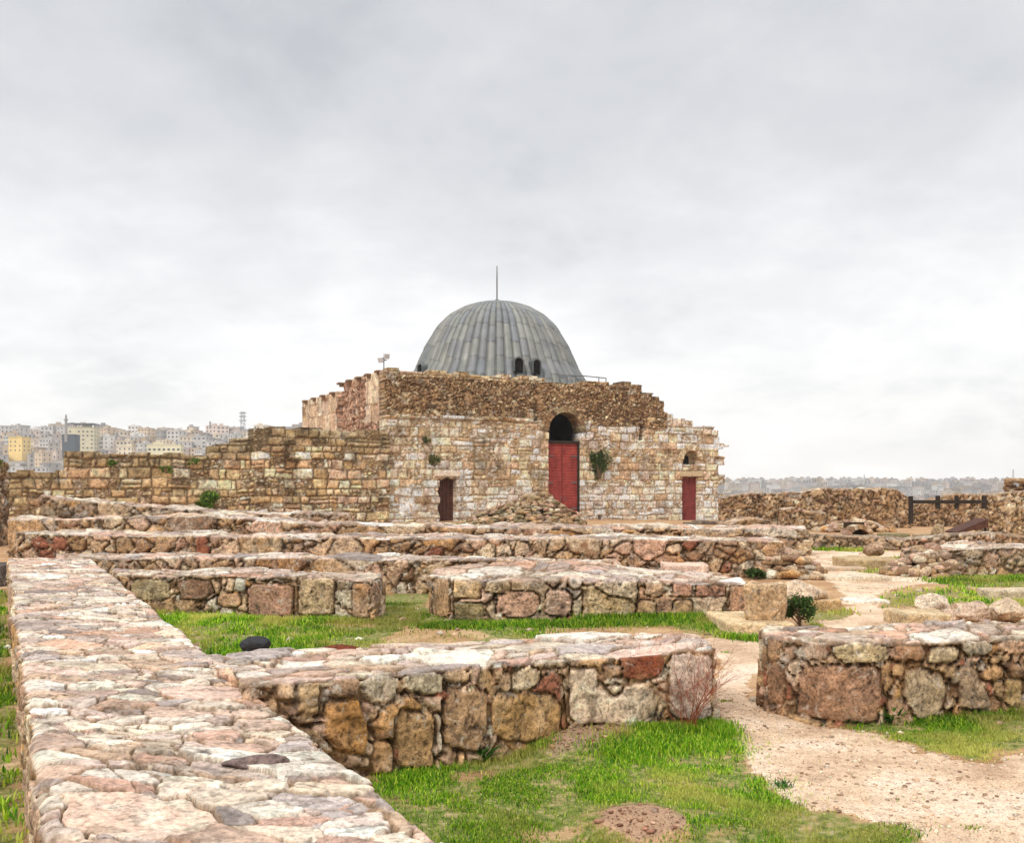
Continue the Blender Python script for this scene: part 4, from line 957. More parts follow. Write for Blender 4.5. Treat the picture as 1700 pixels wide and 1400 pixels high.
# ------------------------------------------------------------------ foreground and middle ruined walls
ZT = .60
eA = np.array([-.470, .8827]); R0 = np.array([-.24, 3.51]); L0 = np.array([-1.70, 3.51])
sR = lambda t: R0 + eA * t
sL = lambda t: L0 + eA * t
ts = [-2.6, 0, 4, 8, 12, 15.45]
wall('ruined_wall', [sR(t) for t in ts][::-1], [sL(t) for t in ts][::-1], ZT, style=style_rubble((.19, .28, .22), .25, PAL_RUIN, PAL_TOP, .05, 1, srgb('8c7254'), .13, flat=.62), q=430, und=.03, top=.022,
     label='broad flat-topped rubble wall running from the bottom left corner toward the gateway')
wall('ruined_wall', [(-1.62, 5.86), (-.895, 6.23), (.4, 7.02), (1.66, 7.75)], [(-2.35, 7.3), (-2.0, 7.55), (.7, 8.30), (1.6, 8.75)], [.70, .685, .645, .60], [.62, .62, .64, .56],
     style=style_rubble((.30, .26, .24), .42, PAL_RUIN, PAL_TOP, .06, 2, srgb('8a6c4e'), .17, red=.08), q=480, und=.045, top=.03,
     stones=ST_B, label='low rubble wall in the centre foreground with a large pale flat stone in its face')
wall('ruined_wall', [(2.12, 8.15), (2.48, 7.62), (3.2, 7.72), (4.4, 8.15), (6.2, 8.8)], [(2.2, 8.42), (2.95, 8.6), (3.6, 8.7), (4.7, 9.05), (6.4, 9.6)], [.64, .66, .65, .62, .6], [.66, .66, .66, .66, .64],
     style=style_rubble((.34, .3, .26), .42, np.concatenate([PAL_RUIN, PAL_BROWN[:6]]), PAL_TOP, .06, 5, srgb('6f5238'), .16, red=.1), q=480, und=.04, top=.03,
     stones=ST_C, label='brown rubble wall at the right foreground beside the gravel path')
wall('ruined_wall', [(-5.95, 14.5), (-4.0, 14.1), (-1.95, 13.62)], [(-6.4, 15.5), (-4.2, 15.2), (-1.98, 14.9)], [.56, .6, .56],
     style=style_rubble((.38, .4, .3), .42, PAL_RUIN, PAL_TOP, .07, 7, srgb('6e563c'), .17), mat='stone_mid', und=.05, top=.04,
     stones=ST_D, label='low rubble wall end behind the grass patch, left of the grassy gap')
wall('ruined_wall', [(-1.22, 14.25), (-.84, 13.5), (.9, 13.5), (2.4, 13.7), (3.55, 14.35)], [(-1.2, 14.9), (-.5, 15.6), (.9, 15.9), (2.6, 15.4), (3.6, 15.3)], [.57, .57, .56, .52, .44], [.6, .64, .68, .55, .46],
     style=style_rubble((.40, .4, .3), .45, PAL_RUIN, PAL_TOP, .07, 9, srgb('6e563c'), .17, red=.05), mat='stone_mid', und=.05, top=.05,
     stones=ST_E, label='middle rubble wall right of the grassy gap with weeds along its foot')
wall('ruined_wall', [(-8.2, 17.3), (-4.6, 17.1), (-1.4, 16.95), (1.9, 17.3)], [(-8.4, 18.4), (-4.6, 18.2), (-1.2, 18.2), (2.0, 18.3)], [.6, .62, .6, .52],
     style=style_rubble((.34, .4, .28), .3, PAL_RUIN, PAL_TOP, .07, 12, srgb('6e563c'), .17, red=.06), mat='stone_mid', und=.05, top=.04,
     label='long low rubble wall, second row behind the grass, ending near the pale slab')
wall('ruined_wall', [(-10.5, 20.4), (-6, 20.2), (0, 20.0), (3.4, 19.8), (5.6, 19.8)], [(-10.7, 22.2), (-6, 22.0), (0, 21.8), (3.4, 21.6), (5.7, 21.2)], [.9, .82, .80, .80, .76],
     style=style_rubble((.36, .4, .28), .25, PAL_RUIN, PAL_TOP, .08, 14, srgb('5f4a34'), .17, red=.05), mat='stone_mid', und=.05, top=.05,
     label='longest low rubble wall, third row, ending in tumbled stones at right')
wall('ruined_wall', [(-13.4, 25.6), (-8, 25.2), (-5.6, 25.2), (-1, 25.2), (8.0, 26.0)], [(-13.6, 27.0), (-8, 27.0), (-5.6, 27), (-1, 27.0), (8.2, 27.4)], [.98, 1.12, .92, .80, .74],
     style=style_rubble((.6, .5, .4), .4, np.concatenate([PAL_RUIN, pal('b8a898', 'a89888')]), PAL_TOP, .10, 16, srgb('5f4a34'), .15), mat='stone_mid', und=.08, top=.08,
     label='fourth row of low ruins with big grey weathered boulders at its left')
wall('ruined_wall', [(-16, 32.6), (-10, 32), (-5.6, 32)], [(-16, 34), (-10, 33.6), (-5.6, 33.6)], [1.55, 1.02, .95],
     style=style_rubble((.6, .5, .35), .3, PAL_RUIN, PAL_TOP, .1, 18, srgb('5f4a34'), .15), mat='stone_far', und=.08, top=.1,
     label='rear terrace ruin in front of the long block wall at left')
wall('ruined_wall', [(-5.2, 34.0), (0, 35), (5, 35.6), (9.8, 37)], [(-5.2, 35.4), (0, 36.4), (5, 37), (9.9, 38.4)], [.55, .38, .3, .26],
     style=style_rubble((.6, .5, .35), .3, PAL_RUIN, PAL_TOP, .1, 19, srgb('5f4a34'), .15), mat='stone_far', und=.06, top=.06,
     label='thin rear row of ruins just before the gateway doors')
# right background
def rwall(px0, px1, Y, ytops, lab, seed, thick=1.2, pl=PAL_BROWN, dY=0, **k):
    n = len(ytops); pxs = np.linspace(px0, px1, n); F = []; B = []; H = []
    for i, (p, yt) in enumerate(zip(pxs, ytops)):
        y = Y + dY * i / (n - 1); x = (p - CX) / FPX * y; F.append((x, y)); B.append((x + .1, y + thick)); H.append(zz(yt, y))
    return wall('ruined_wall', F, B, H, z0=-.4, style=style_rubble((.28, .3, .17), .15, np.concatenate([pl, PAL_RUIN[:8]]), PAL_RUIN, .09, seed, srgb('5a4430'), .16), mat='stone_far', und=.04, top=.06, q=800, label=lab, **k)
rwall(1198, 1512, 44, (827, 822, 820, 818, 820, 817, 818, 812, 811, 813, 810, 812, 811, 813, 829), 'long brown rubble wall running right from the gateway', 51)
rwall(1300, 1374, 41, (846, 842, 850, 852), 'lower broken rubble wall in front of the brown wall right of the gateway', 52)
rwall(1505, 1645, 47, (838, 836, 826, 820, 822, 824), 'brown rubble wall seen behind the dark timber rail', 54)
rwall(1640, 1780, 36, (822, 819, 817, 812, 806), 'tall rubble wall at the right edge behind the low walls', 55, pl=PAL_LEFTW)
rwall(1205, 1310, 36, (872, 862, 864, 880), 'low broken rubble remains beside the foot of the gateway', 58, thick=2.0)
rwall(1300, 1720, 28.5, (888, 890, 894, 896, 890, 887, 893), 'long low wall across the right background behind the sandy court', 56, thick=.9, pl=PAL_RUIN)
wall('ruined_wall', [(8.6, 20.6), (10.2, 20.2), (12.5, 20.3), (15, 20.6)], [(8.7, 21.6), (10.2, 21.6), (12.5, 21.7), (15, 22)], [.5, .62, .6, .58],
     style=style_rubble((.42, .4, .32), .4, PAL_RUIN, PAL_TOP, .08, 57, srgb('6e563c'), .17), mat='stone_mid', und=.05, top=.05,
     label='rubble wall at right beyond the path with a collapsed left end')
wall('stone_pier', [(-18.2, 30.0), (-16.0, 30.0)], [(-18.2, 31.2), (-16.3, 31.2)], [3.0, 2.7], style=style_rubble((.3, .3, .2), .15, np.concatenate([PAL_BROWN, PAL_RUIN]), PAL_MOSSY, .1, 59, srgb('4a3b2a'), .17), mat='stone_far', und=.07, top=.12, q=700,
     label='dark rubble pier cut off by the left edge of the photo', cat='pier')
wall('stone_block', [(-10.3, 17.9), (-9.5, 18.0)], [(-10.4, 18.6), (-9.6, 18.7)], .42, style=style_solid(srgb('5d5550'), .02, 3), mat='stone_mid', label='dark grey stone block at the left edge beyond the broad wall', cat='stone')

# ------------------------------------------------------------------ single blocks, plinths, rocks
def block(name, px0, px1, ybot, ytop, dep, colr, lab, cat='stone', z0=0., amp=.02, rz=0.0, seed=1, rnd=.03, mat='block', Yo=0., skew=0.):
    Y = FPX * (CAMH - z0) / (ybot - HOR) + Yo; x0, x1 = (px0 - CX) / FPX * Y, (px1 - CX) / FPX * Y; h = zz(ytop, Y)
    ca = math.tan(rz)
    return wall(name, [(x0, Y), (x1, Y + (x1 - x0) * ca)], [(x0 + skew, Y + dep), (x1 + skew, Y + dep + (x1 - x0) * ca)], h, z0=z0 - .06 if z0 < .05 else z0, style=style_solid(srgb(colr), amp, seed), mat=mat, rnd=rnd, und=amp * .5, top=amp * .6, label=lab, cat=cat)
block('stone_plinth', 1208, 1318, 1054, 1035, 1.15, 'd6bc94', 'flat tan plinth slab under the eroded pedestal left of the dark bush', 'plinth', amp=.012, rz=-.08, skew=-.05)
Y1 = 12.55
wall('pedestal', [(3.05, 12.55), (3.55, 12.5)], [(3.15, 13.05), (3.7, 13.0)], [.60, .60], z0=.145, style=style_solid(srgb('cfae88'), .06, 5, .22), mat='stone_mid', rnd=.07, und=.05, top=.05, label='eroded stone pedestal block standing on the tan plinth', cat='pedestal')
rock('boulder', (4.32, 14.7, .20), (.78, .5, .42), .1, 'd0b69a', 31, 'stone', rough=.2, label='rounded pale boulder behind the pedestal and the dark bush', cat='boulder', cuts=5)
block('stone_plinth', 1345, 1398, 1018, 997, .6, 'bf9c70', 'small tan block lying right of the dark bush', 'plinth', amp=.012, seed=4)
block('stone_plinth', 1410, 1502, 946, 930, 1.2, 'b89f78', 'square tan plinth on the sandy court beneath the worn column stump', 'plinth', amp=.015, seed=6)
p = g(1458, 938)
rock('column_stump', (p[0] + .05, p[1] + .45, .33), (.42, .40, .27), 0, 'b59478', 35, 'stone_mid', rough=.2, label='worn column stump sitting on the square plinth in the sandy court', cat='column base', cuts=3)
block('stone_plinth', 1498, 1588, 1042, 1020, .7, 'c9b08a', 'tan slab left of the white-topped rocks behind the right wall', 'plinth', amp=.015, seed=8, rz=-.1)
for k, (px, py, w_, d_, h_, c_, lb) in enumerate(((1570, 1030, .42, .4, .30, 'd8c4ac', 'pale flat-topped rock resting beyond the tan slab at right'), (1625, 1046, .62, .5, .30, 'c4a890', 'big pinkish rock behind the right foreground wall'), (1692, 1040, .6, .5, .28, 'c8b094', 'pale rock at the right edge behind the right foreground wall'))):
    q_ = g(px, py); rock('boulder', (q_[0], q_[1] + .35, .16), (w_, d_, h_), k * .7, c_, 46 + k, 'stone', label=lb, cat='boulder', cuts=16, rough=.22)
block('stone_plinth', 1645, 1760, 996, 981, .5, 'c6b498', 'long pale kerb block at the right edge among grass', 'kerb stone', amp=.015, seed=9)
block('stone_slab', 1104, 1178, 952, 938, .55, 'd8b8a4', 'pale pink slab lying on top of the middle wall', 'slab', z0=.53, amp=.015, seed=10, Yo=.2)
for k, (px0, px1, yb, yt, lb) in enumerate(((1325, 1440, 950, 943, 'thin paving edge in the sandy court, farthest strip'), (1375, 1482, 966, 958, 'pale paving edge crossing the path, middle strip'), (1410, 1480, 1003, 998, 'short white paving slab flush in the path, nearest strip'), (1395, 1500, 980, 976, 'narrow paving strip in the path between two others'))):
    block('paving_edge', px0, px1, yb, yt, .5, ('c2a88c', 'd8c6ac', 'e0d4c4', 'cbb498')[k], lb, 'paving', amp=.015, seed=20 + k, rz=.03 * (k - 1))
rock('boulder', (-2.06, 7.75, .60), (.20, .16, .15), .3, '2e2c2e', 12, 'charcoal', rough=.2, label='small charcoal-black boulder on the back edge of the centre wall', cat='boulder', cuts=12)
rock('boulder', (-1.38, 7.66, .60), (.30, .14, .05), .25, '7a3c26', 22, 'stone', rough=.25, label='flat dark red stone lying on the back edge of the centre wall', cat='stone', cuts=14)
rock('boulder', (-1.17, 4.50, .605), (.26, .12, .06), .2, '84706a', 23, 'stone', rough=.2, label='purple-brown long stone on top of the broad left wall', cat='stone', cuts=14)
def find(lab): return [o for o in bpy.data.objects if o.get('label', '').startswith(lab)][0]
CW = find('low rubble wall in the centre foreground'); RW = find('brown rubble wall at the right foreground'); MW = find('middle rubble wall right'); DW = find('low rubble wall end behind')
NOTCH = [(.02, .05), (.30, .03), (.32, .30), (.42, .42), (.50, .52), (.60, .36), (.72, .28), (.88, .38), (.99, .58), (.93, .80), (.80, .97), (.45, .93), (.15, .90), (.0, .78)]
BLOB = [(.05, .25), (.3, .03), (.7, .0), (.95, .2), (1.0, .6), (.85, .92), (.45, 1.0), (.1, .85)]
SQ = [(.04, .08), (.5, .02), (.94, .05), (1.0, .5), (.85, .96), (.4, 1.0), (.18, .93), (.0, .4)]
SLAB = [(.0, .12), (.5, .0), (1.0, .06), (1.0, .7), (.8, 1.0), (.3, .96), (.02, .9)]
TRI = [(.0, .1), (.45, .0), (.75, .25), (1.0, .95), (.5, 1.0), (.05, .95)]
def yon(px, x0, y0, sl):  # depth of a wall line y = y0 + sl (x - x0) seen at column px
    k = (px - CX) / FPX; return (y0 - sl * x0) / (1 - sl * k)
# rubble heap before the tall door, tumbled wall ends
rg = np.random.default_rng(3)
def cone_items(cx, cy, rx, ry, h, n, s0, s1, skew=0.):
    it = []
    for _ in range(n):
        t = rg.uniform(0, 2 * math.pi); r = rg.uniform(0, 1) ** .55
        x, y = cx + rx * r * math.cos(t) - skew * (1 - r) * rx * -1, cy + ry * r * math.sin(t)
        it.append((x, y, max(.02, h * (1 - r) ** .8 * rg.uniform(.85, 1.02)), rg.uniform(s0, s1)))
    return it
Yh = 44.5; xh = (868 - CX) / FPX * Yh
def cone_core(cx, cy, rx, ry, h, col, skew=0.):
    V = [(cx + skew * rx, cy, h * .92)]; Fc = []
    for ring, (rr, hh) in enumerate(((.35, .62), (.7, .28), (1.05, -.1))):
        for k in range(20): V.append((cx + rx * rr * math.cos(k * .314) + skew * (1 - rr) * rx, cy + ry * rr * math.sin(k * .314), h * hh))
    for k in range(20): Fc.append((0, 1 + k, 1 + (k + 1) % 20))
    for r in range(2):
        for k in range(20):
            a, b = 1 + r * 20 + k, 1 + r * 20 + (k + 1) % 20; Fc += [(a, a + 20, b + 20), (a, b + 20, b)]
    return np.array(V, float), np.array(Fc), col
heap('rubble_heap', cone_items(xh, Yh, 2.9, 1.6, 1.62, 760, .12, .38, .28), np.concatenate([PAL_RUIN[:10], PAL_MOSSY, PAL_BROWN[:4]]), 'stone_far', 'cone-shaped heap of loose stones piled before the tall red door', core=cone_core(xh, Yh, 2.8, 1.5, 1.5, srgb('7c6447'), .28))
heap('tumbled_stones', cone_items(5.75, 20.1, .75, .7, .72, 120, .10, .30, -.3), PAL_RUIN, 'stone_mid', 'stones tumbled from the right end of the third-row wall')
heap('tumbled_stones', cone_items(8.75, 20.6, .75, .6, .62, 130, .10, .30, .3), PAL_RUIN, 'stone_mid', 'stones tumbled from the left end of the wall beyond the path at right')
heap('tumbled_stones', cone_items((1420 - CX) / FPX * 40, 40.0, 1.6, .8, .55, 90, .15, .45), PAL_RUIN, 'stone_far', 'fallen stones before the brown walls of the right background')
heap('tumbled_stones', [((1695 - CX) / FPX * 36.5 + rg.uniform(-.45, 1.6), 36.6 + rg.uniform(-.3, .3), rg.uniform(1.5, 2.15), rg.uniform(.18, .36)) for _ in range(60)], PAL_BROWN, 'stone_far', 'loose stones heaped on the tall rubble wall at the right edge')
heap('tumbled_stones', [(rg.uniform(-15.5, -5.8), rg.uniform(29.0, 31.4), rg.uniform(0, .75), rg.uniform(.3, .8)) for _ in range(120)], np.concatenate([PAL_RUIN, PAL_MOSSY]), 'stone_far', 'loose grey boulders strewn between the left wall rows')
# small half-buried arch in the right background
t = empty('ruined_arch', (*g(1424, 893), 0), 0, 'small half-buried stone arch at the foot of the brown wall', 'arch')
Yq = g(1424, 893)[1]; r_ = 17 / FPX * Yq; mb = MB()
for k in range(9):
    t0, t1 = math.pi * (k + .04) / 9, math.pi * (k + .96) / 9; mb.cur = tuple(PAL_RUIN[k % 8])
    vs = [(math.cos(q) * r, y, math.sin(q) * r - .05) for y in (-.3, .5) for r, q in ((r_, t0), (r_ + .16, t0), (r_ + .16, t1), (r_, t1))]
    mb.add(vs, [(0, 1, 2, 3), (7, 6, 5, 4), (0, 4, 5, 1), (1, 5, 6, 2), (2, 6, 7, 3), (3, 7, 4, 0)])
mb.build('voussoirs', M['stone_far'], t)
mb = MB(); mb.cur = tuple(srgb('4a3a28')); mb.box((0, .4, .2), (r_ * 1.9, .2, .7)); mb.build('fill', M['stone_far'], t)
# dark timber rail
t = empty('timber_rail', ((1575 - CX) / FPX * 33, 33, 0), 0, 'dark timber rail with four posts in the right background', 'fence')
ox = (1575 - CX) / FPX * 33
def tz(py): return zz(py, 33)
for px, y0, y1, wd in ((1512, 824, 870, .12), (1557, 823, 845, .12), (1588, 823, 845, .10), (1634, 823, 845, .12)):
    mb = MB(); mb.box(((px - CX) / FPX * 33 - ox, 0, (tz(y0) + tz(y1)) / 2), (wd, .14, tz(y0) - tz(y1))); mb.build('post', M['timber'], t, bevel=.012)
mb = MB(); mb.box((0, -.08, tz(833.5)), (2.62, .05, .12)); mb.build('rail', M['timber'], t, bevel=.01)
t2 = empty('sloping_canopy', ((1616 - CX) / FPX * 32.5, 32.5, 0), 0, 'dark sloping sheet cover against the tall rubble wall at right', 'cover')
mb = MB(); z1, z2 = zz(862, 32.5), zz(884, 32.5); mb.add([(-.55, 0, z2), (.5, 0, z1), (.5, .9, z1), (-.55, .9, z2), (-.55, 0, z2 - .05), (.5, 0, z1 - .28), (.5, .9, z1 - .28), (-.55, .9, z2 - .05)], [(0, 1, 2, 3), (7, 6, 5, 4), (0, 4, 5, 1), (1, 5, 6, 2), (2, 6, 7, 3), (3, 7, 4, 0)]); mb.build('sheet', M['brownwood'], t2)
mb = MB(); mb.tube([(-.5, .1, 0), (-.5, .1, z2)], .04); mb.tube([(.45, .1, 0), (.45, .1, z1 - .2)], .04); mb.build('support', M['timber'], t2)
# a worn column stump and low steps below the rail
rock('column_stump', ((1556 - CX) / FPX * 31, 31, .30), (.36, .36, .62), 0, 'a58c6c', 61, 'stone_mid', rough=.2, label='worn upright stone below the timber rail', cat='column base', cuts=4)
block('stone_step', 1470, 1512, 900, 887, .8, '7c7352', 'mossy low step at the foot of the timber rail post', 'step', seed=33)
block('stone_step', 1530, 1580, 905, 888, .8, 'a58e70', 'tan low step below the worn upright stone', 'step', seed=34)

# ------------------------------------------------------------------ vegetation
def leaf_quads(C, size, rg, colr, squash=1.0):
    n = len(C); a = rg.normal(size=(n, 3)); a /= np.linalg.norm(a, axis=1, keepdims=True); b = rg.normal(size=(n, 3)); b -= (b * a).sum(1)[:, None] * a; b /= np.linalg.norm(b, axis=1, keepdims=True)
    s = (size * rg.uniform(.6, 1.3, n))[:, None]
    V = np.stack([C - a * s * .55, C - b * s * .28 + a * s * .05, C + a * s * .6, C + b * s * .28 + a * s * .05], 1).reshape(-1, 3)
    return V, np.arange(4 * n).reshape(n, 4), np.repeat(colr, 4, 0)
def bush(name, c, dims, n, leaf, cols, lab, seed=1, cat='bush', blobs=7, stems=6):
    rg = np.random.default_rng(seed); t = empty(name, c, 0, lab, cat); D = np.array(dims)
    bl = [(np.array([rg.uniform(-.55, .55), rg.uniform(-.5, .5), rg.uniform(.15, .85)]) * D, rg.uniform(.2, .48)) for _ in range(blobs)]
    Cc, Kc = [], []
    for k in range(n):
        bc, br = bl[rg.integers(len(bl))]; v = rg.normal(size=3); v /= np.linalg.norm(v)
        p = bc + v * br * rg.uniform(.35, 1.08) * np.array([D[0] * 1.1, D[1] * 1.1, D[2] * .7])
        p[2] = max(p[2], .01); Cc.append(p); Kc.append(cols[rg.integers(len(cols))] * rg.uniform(.6, 1.6))
    V, Fq, K = leaf_quads(np.array(Cc), leaf, rg, np.array(Kc))
    mesh_obj('foliage', V, Fq, M['leaf'], t, K, smooth=False)
    mb = MB()
    for k in range(stems):
        e = bl[k % len(bl)][0]; mb.tube([(0, 0, 0), tuple(e * .5 + rg.normal(0, .02, 3)), tuple(e)], .012 * D[2] * 3, .004, 5)
    mb.build('stem', M['stem'], t)
    return t
DG = pal('2f4420', '3c5528', '48602e', '26381c', '587038'); MGc = pal('4c6a24', '5f7d2c', '3e5a20', '748c3a'); OL = pal('5c6334', '6f7342', '4a5230', '7d7f50')
p = g(1326, 1040); bush('caper_bush', (p[0] + .02, p[1], 0), (.30, .26, .44), 1700, .042, DG, 'dark green bush growing against the eroded pedestal', 3, blobs=14)
p = g(1262, 965); bush('caper_bush', (p[0], p[1] + .2, .0), (.3, .25, .22), 700, .06, DG, 'small dark bush by the tumbled end of the third-row wall', 5)
bush('ivy_plant', (5.02, 8.22, .05), (.22, .2, .58), 1100, .04, DG, 'dark ivy-like bush at the right edge on the right foreground wall', 6)
p = bpt(af(992), -.18, 3.0); bush('wall_shrub', (p[0], p[1], 2.3), (.70, .22, 1.95), 2300, .12, np.concatenate([OL, DG]), 'olive shrub hanging from the facade right of the tall door', 7, blobs=9)
p = bpt(af(708), -.12, 4.2); bush('wall_shrub', (p[0], p[1], 4.1), (.28, .15, .45), 260, .10, OL, 'small weed tuft high on the facade above the old brown door', 8)
p = bpt(af(720), -.12, 3.2); bush('wall_shrub', (p[0], p[1], 2.9), (.42, .15, .6), 380, .10, OL, 'olive weed tuft on the facade just above left of the brown door', 9)
p = bpt(af(342), -.6, 0); bush('wall_shrub', (p[0], p[1], zz(850, p[1])), (.75, .5, .95), 900, .16, MGc, 'green shrub at the foot of the long block wall', 10)
p = bpt(af(158), -.5, 0); bush('wall_shrub', (p[0], p[1], zz(842, p[1])), (.8, .3, .35), 420, .14, MGc, 'small green weed patch low on the long block wall at left', 11)
for px, py, lb in ((190, 768, 'leftmost'), (275, 778, 'middle'), (318, 765, 'rightmost')):
    p = bpt(af(px), -.4, 0); bush('wall_shrub', (p[0], p[1], zz(py + 8, p[1])), (.40, .12, .35), 160, .10, MGc, f'{lb} of three weed tufts near the top of the long block wall', 12 + px)
bush('wall_shrub', (-16.3, 29.9, 2.3), (.6, .5, .9), 700, .12, OL, 'shrub growing on the rubble pier at the left edge', 15)
def weed(name, c, n, ln, wd, cols, lab, seed, spread_=.9, cat='weed'):
    rg = np.random.default_rng(seed); V, Fc, K = [], [], []
    for k in range(n):
        t = rg.uniform(0, 6.283); el = rg.uniform(.25, 1.2) * spread_; L = ln * rg.uniform(.6, 1.15); d = np.array([math.cos(t) * math.sin(el), math.sin(t) * math.sin(el), math.cos(el)])
        sd = np.array([-math.sin(t), math.cos(t), 0]) * wd * rg.uniform(.7, 1.2); o = rg.normal(0, .02, 3) * [1, 1, 0]; b = len(V)
        m = o + d * L * .55; e = o + d * L + np.array([0, 0, -.25 * L * math.sin(el)])
        V += [o - sd * .4, o + sd * .4, m + sd, m - sd, e]; Fc += [(b, b + 1, b + 2), (b, b + 2, b + 3), (b + 3, b + 2, b + 4)]
        K += [cols[rg.integers(len(cols))] * rg.uniform(.75, 1.25)] * 5
    o = mesh_obj(name, np.array(V), np.array(Fc), M['leaf'], None, np.array(K), smooth=False); o.location = c
    return props(o, lab, cat)
for px, py, sc, lb in ((1395, 1203, 1.0, 'leafy weed rosette left of two at the foot of the brown right wall'), (1478, 1200, 1.25, 'taller leafy weed, right of two at the foot of the brown right wall'), (722, 1262, 1.0, 'bluish-green weed at the foot of the centre wall, leftmost of three'), (805, 1262, 1.1, 'bluish-green weed at the foot of the centre wall, middle of three'), (893, 1240, 1.0, 'grassy weed tuft by the dirt mound under the centre wall, rightmost of three'), (1300, 985 + 320, .45, 'tiny dark weed tuft on the gravel path')):
    p = g(px, py); weed('weed_plant', (p[0], p[1], float(gh(np.array([p[0]]), np.array([p[1]]))[0])), 60, .17 * sc, .010 * sc, pal('3f6a2c', '2f5a34', '4f7a30', '5c8a34'), lb, int(px))
p = g(20, 1320); weed('weed_plant', (p[0] - .25, p[1], .0), 90, .25, .012, pal('2f5a24', '3f6a2c'), 'dark green weed clump left of the broad wall, nearer one', 77)
p = g(14, 1060); weed('weed_plant', (p[0] - .2, p[1], .0), 90, .3, .014, pal('2f5a24', '3f6a2c'), 'dark green weed clump left of the broad wall, farther one', 78)
# reddish dry twigs at the right end of the centre wall
mb = MB(); rgt = random.Random(5); p = (1.38, 7.50)
def twig(o, d, L, r, dep):
    pts = [o]; q = Vector(o); dd = Vector(d)
    for _ in range(4):
        dd = (dd + Vector((rgt.gauss(0, .16), rgt.gauss(0, .10), rgt.gauss(0, .08)))).normalized(); q = q + dd * L / 4; pts.append(tuple(q))
        if dep and rgt.random() < .75: twig(tuple(q), (dd + Vector((rgt.gauss(0, .6), rgt.gauss(0, .3), rgt.gauss(.1, .3)))).normalized(), L * .6, r * .6, dep - 1)
    mb.tube(pts, r, r * .45, 4)
for k in range(13): twig((rgt.gauss(0, .03), rgt.gauss(0, .02), 0), (rgt.gauss(0, .42), rgt.gauss(-.08, .1), 1), rgt.uniform(.28, .46), .0042, 3)
o = mb.build('dry_bush', M['twig']); o.location = (p[0], p[1], .02); props(o, 'reddish leafless twigs at the right end of the centre wall', 'dry bush')

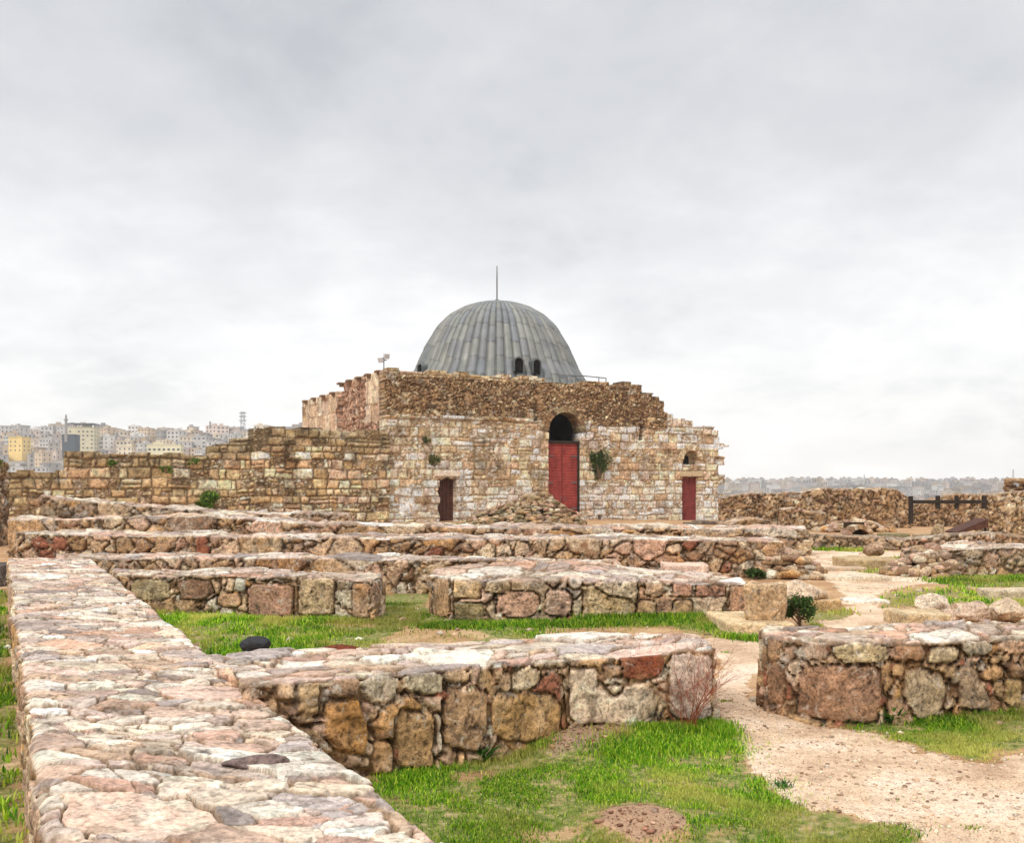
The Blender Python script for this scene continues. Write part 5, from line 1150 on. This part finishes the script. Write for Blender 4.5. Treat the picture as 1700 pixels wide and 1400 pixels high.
# grass blades
def grass():
    rg = np.random.default_rng(9); bx = []
    def zone(x0, x1, y0, y1, dens, ln, wd, tall=None):
        n = int((x1 - x0) * (y1 - y0) * dens); X, Y = rg.uniform(x0, x1, n), rg.uniform(y0, y1, n)
        wv = grassw(X + rg.normal(0, .045, n) + .05 * rg.normal(0, 1, n) ** 3 * .5, Y + rg.normal(0, .06, n)); P = np.stack([X, Y, X * 0], 1)
        wv = wv * ~inpoly(X, Y, BARE)
        cl = sstep(-.30, .30, fbm(P, .28, 4, 81)) * .93 + .07
        k = rg.uniform(0, 1, n) < wv * cl; X, Y = X[k], Y[k]; P = P[k]
        h = ln * rg.uniform(.5, 1.3, len(X)) * (1 + .5 * fbm(P, .5, 2, 82))
        bx.append((X, Y, h, np.full(len(X), wd), P))
    zone(-1.3, 3.6, 3.6, 8.4, 19000, .026, .0027)
    zone(3.2, 6.2, 6.0, 8.8, 9000, .045, .0035)
    zone(-6.5, 4.3, 7.6, 15.6, 2300, .042, .006)
    zone(-12, -2.2, 2.4, 17, 1500, .07, .007)
    zone(4.5, 14.5, 12, 30, 650, .07, .010)
    zone(-7, 2.5, 36, 46, 60, .16, .03)
    # longer bright grass against the wall ends
    def tuft(pts, n, ln, wd, sd=.12):
        pts = np.array(pts); i = rg.integers(0, len(pts) - 1, n); t = rg.uniform(0, 1, n)[:, None]
        p = pts[i] * (1 - t) + pts[i + 1] * t + rg.normal(0, sd, (n, 2)); P = np.stack([p[:, 0], p[:, 1], 0 * p[:, 0]], 1)
        bx.append((p[:, 0], p[:, 1], ln * rg.uniform(.5, 1.3, n), np.full(n, wd), P))
    tuft(G((1060, 1222), (1120, 1215), (1190, 1206), (1200, 1225)), 5200, .065, .003, .07)
    tuft(G((1010, 1262), (1100, 1240), (1190, 1235)), 6000, .045, .003, .14)
    tuft(G((640, 1305), (700, 1285), (850, 1255), (900, 1245)), 2600, .05, .003, .07)
    tuft(G((1480, 1198), (1600, 1185), (1700, 1178), (1850, 1170)), 5000, .065, .0035, .08)
    tuft(G((270, 1030), (400, 1030), (617, 1034)), 3500, .075, .006, .12)
    tuft(G((715, 1040), (760, 1042), (1000, 1040), (1240, 1032)), 6500, .075, .006, .14)
    tuft(G((960, 1032), (1240, 1030)), 2600, .11, .007, .10)
    tuft(G((1560, 966), (1720, 962)), 3000, .08, .010, .25)
    tuft(G((1205, 1062), (1300, 1070)), 900, .09, .006, .08)
    for _ in range(34):
        cx_, cy_ = rg.uniform(1.3, 5.2), rg.uniform(5.0, 13.0)
        if pathw(np.array([cx_]), np.array([cy_]))[0]: tuft([(cx_, cy_), (cx_ + rg.uniform(-.12, .12), cy_ + .03)], int(rg.uniform(30, 120)), .022, .003 + .0003 * cy_, .03)
    tuft(G((1300, 911), (1440, 916)), 1500, .12, .014, .2)
    X, Y, h, wd, P = (np.concatenate([b[i] for b in bx]) for i in range(5)); n = len(X)
    Z = gh(X, Y); t = rg.uniform(0, 6.283, n); lean = rg.uniform(.1, .9, n) * h
    dx, dy = np.cos(t), np.sin(t); sx, sy = -dy * wd, dx * wd
    b = np.stack([X, Y, Z - .004], 1); up = np.array([0, 0, 1.])
    m = b + np.stack([dx * lean * .35, dy * lean * .35, h * .62], 1); e = b + np.stack([dx * lean, dy * lean, h * .95], 1); s = np.stack([sx, sy, sx * 0], 1)
    V = np.stack([b - s, b + s, m + s * .8, m - s * .8, e], 1).reshape(-1, 3); i0 = np.arange(n) * 5
    Fq = np.stack([i0, i0 + 1, i0 + 2, i0 + 3], 1); Ft = np.stack([i0 + 3, i0 + 2, i0 + 4], 1)
    gp = pal('7ca81c', '92b824', '5f9618', 'acc438', '4a8014', 'c4cc54', '84b01c', '3c6c14')
    c = gp[rg.integers(0, len(gp), n)] * rg.uniform(.6, 1.45, n)[:, None]
    dry = sstep(-.20, .35, fbm(P, .55, 3, 83))[:, None] * .75; c = c * (1 - dry) + srgb('c8bc6c') * dry
    br = (.8 + .45 * (fbm(P, 1.6, 2, 84) + .3))[:, None]; c = c * np.clip(br, .6, 1.5)
    o = mesh_obj('grass', V, [Fq, Ft], M['leaf'], None, np.repeat(np.clip(c, .01, .8), 5, 0), smooth=False)
    props(o, 'short bright green grass between the ruined walls', 'grass', kind='stuff')
    n = 60000; X, Y = rg.uniform(-1.3, 5.5, n), rg.uniform(3.6, 9.0, n); P = np.stack([X, Y, 0 * X], 1)
    k = (rg.uniform(0, 1, n) < grassw(X + rg.normal(0, .05, n), Y + rg.normal(0, .05, n)) * sstep(-.25, .35, fbm(P, .22, 3, 85))) & ~inpoly(X, Y, BARE); X, Y, P = X[k], Y[k], P[k]; n = len(X)
    Cc = np.stack([X, Y, gh(X, Y) + rg.uniform(.004, .016, n)], 1); cp = pal('7a9c28', '98b040', '5c8424', 'b4b458', 'c8b878', 'a09050', '86a830', 'd0c48c')
    V, Fq, K = leaf_quads(Cc, .014, rg, cp[rg.integers(0, len(cp), n)] * rg.uniform(.5, 1.4, n)[:, None]); V[:, 2] = (V[:, 2] - np.repeat(Cc[:, 2], 4)) * .45 + np.repeat(Cc[:, 2], 4)
    props(mesh_obj('ground_leaves', V, Fq, M['leaf'], None, np.clip(K, .01, .8), smooth=False), 'low clover and dry leaves mixed through the foreground turf', 'ground cover', kind='stuff')
grass()
# gravel on the path and small stones on the bare earth
def pebbles(name, n, x0, x1, y0, y1, s0, s1, keep, cols, lab, seed):
    rg = np.random.default_rng(seed); X, Y = rg.uniform(x0, x1, n), rg.uniform(y0, y1, n) ; k = keep(X, Y); X, Y = X[k], Y[k]; n = len(X)
    V, Fc = ico(1); s = s0 + (s1 - s0) * rg.uniform(0, 1, n) ** 9 ; t = rg.uniform(0, 6.28, n)
    jit = rg.uniform(.7, 1.25, (n, len(V), 1)); W = V[None] * jit * s[:, None, None] * np.stack([rg.uniform(.9, 1.6, n), rg.uniform(.7, 1.1, n), rg.uniform(.4, .75, n)], 1)[:, None, :]
    ca, sa = np.cos(t)[:, None], np.sin(t)[:, None]; x = W[..., 0] * ca - W[..., 1] * sa; y = W[..., 0] * sa + W[..., 1] * ca
    Z = gh(X, Y) + .005
    Vv_ = np.stack([x + X[:, None], y + Y[:, None], W[..., 2] + Z[:, None] + s[:, None] * .15], -1).reshape(-1, 3)
    Fq = (Fc[None] + (np.arange(n) * len(V))[:, None, None]).reshape(-1, 3)
    c = cols[rg.integers(0, len(cols), n)] * rg.uniform(.6, 1.25, n)[:, None]
    props(mesh_obj(name, Vv_, Fq, M['block'], None, np.repeat(np.clip(c, .02, .8), len(V), 0), smooth=False), lab, 'gravel', kind='stuff')
PG = pal('e0c6a8', 'd4b496', 'ead6bc', 'c4a488', 'a88a70', 'e4d0bc')
pebbles('gravel', 20000, 1.0, 5.2, 4.4, 9.0, .0035, .018, pathw, PG, 'pale gravel scattered on the path', 4)
pebbles('earth_crumbs', 5000, -.2, 2.2, 4.5, 7.6, .005, .026, lambda X, Y: inpoly(X, Y, MOUND) | inpoly(X, Y, BARE), pal('a87860', '8c6450', 'bc9074', '7c5644', 'c8a488'), 'reddish crumbled earth on the two bare mounds', 6)
pebbles('loose_stones', 2600, -9, 12, 7, 30, .012, .07, lambda X, Y: grassw(X, Y) < 2, PG, 'small loose stones scattered over the ground', 8)

# ------------------------------------------------------------------ haze
mb = MB(); mb.box((300, 1050, 12), (3600, 2300, 126))
hz = mb.build('haze', bpy.data.materials.new('haze_air')); hm = hz.data.materials[0]; hm.use_nodes = True; n = hm.node_tree; n.nodes.clear()
pv = N(n, 'ShaderNodeVolumePrincipled'); pv.inputs['Color'].default_value = (.93, .94, .96, 1); pv.inputs['Density'].default_value = .00030; pv.inputs['Anisotropy'].default_value = .0
ho = N(n, 'ShaderNodeOutputMaterial'); n.links.new(pv.outputs[0], ho.inputs['Volume'])
props(hz, kind='stuff')
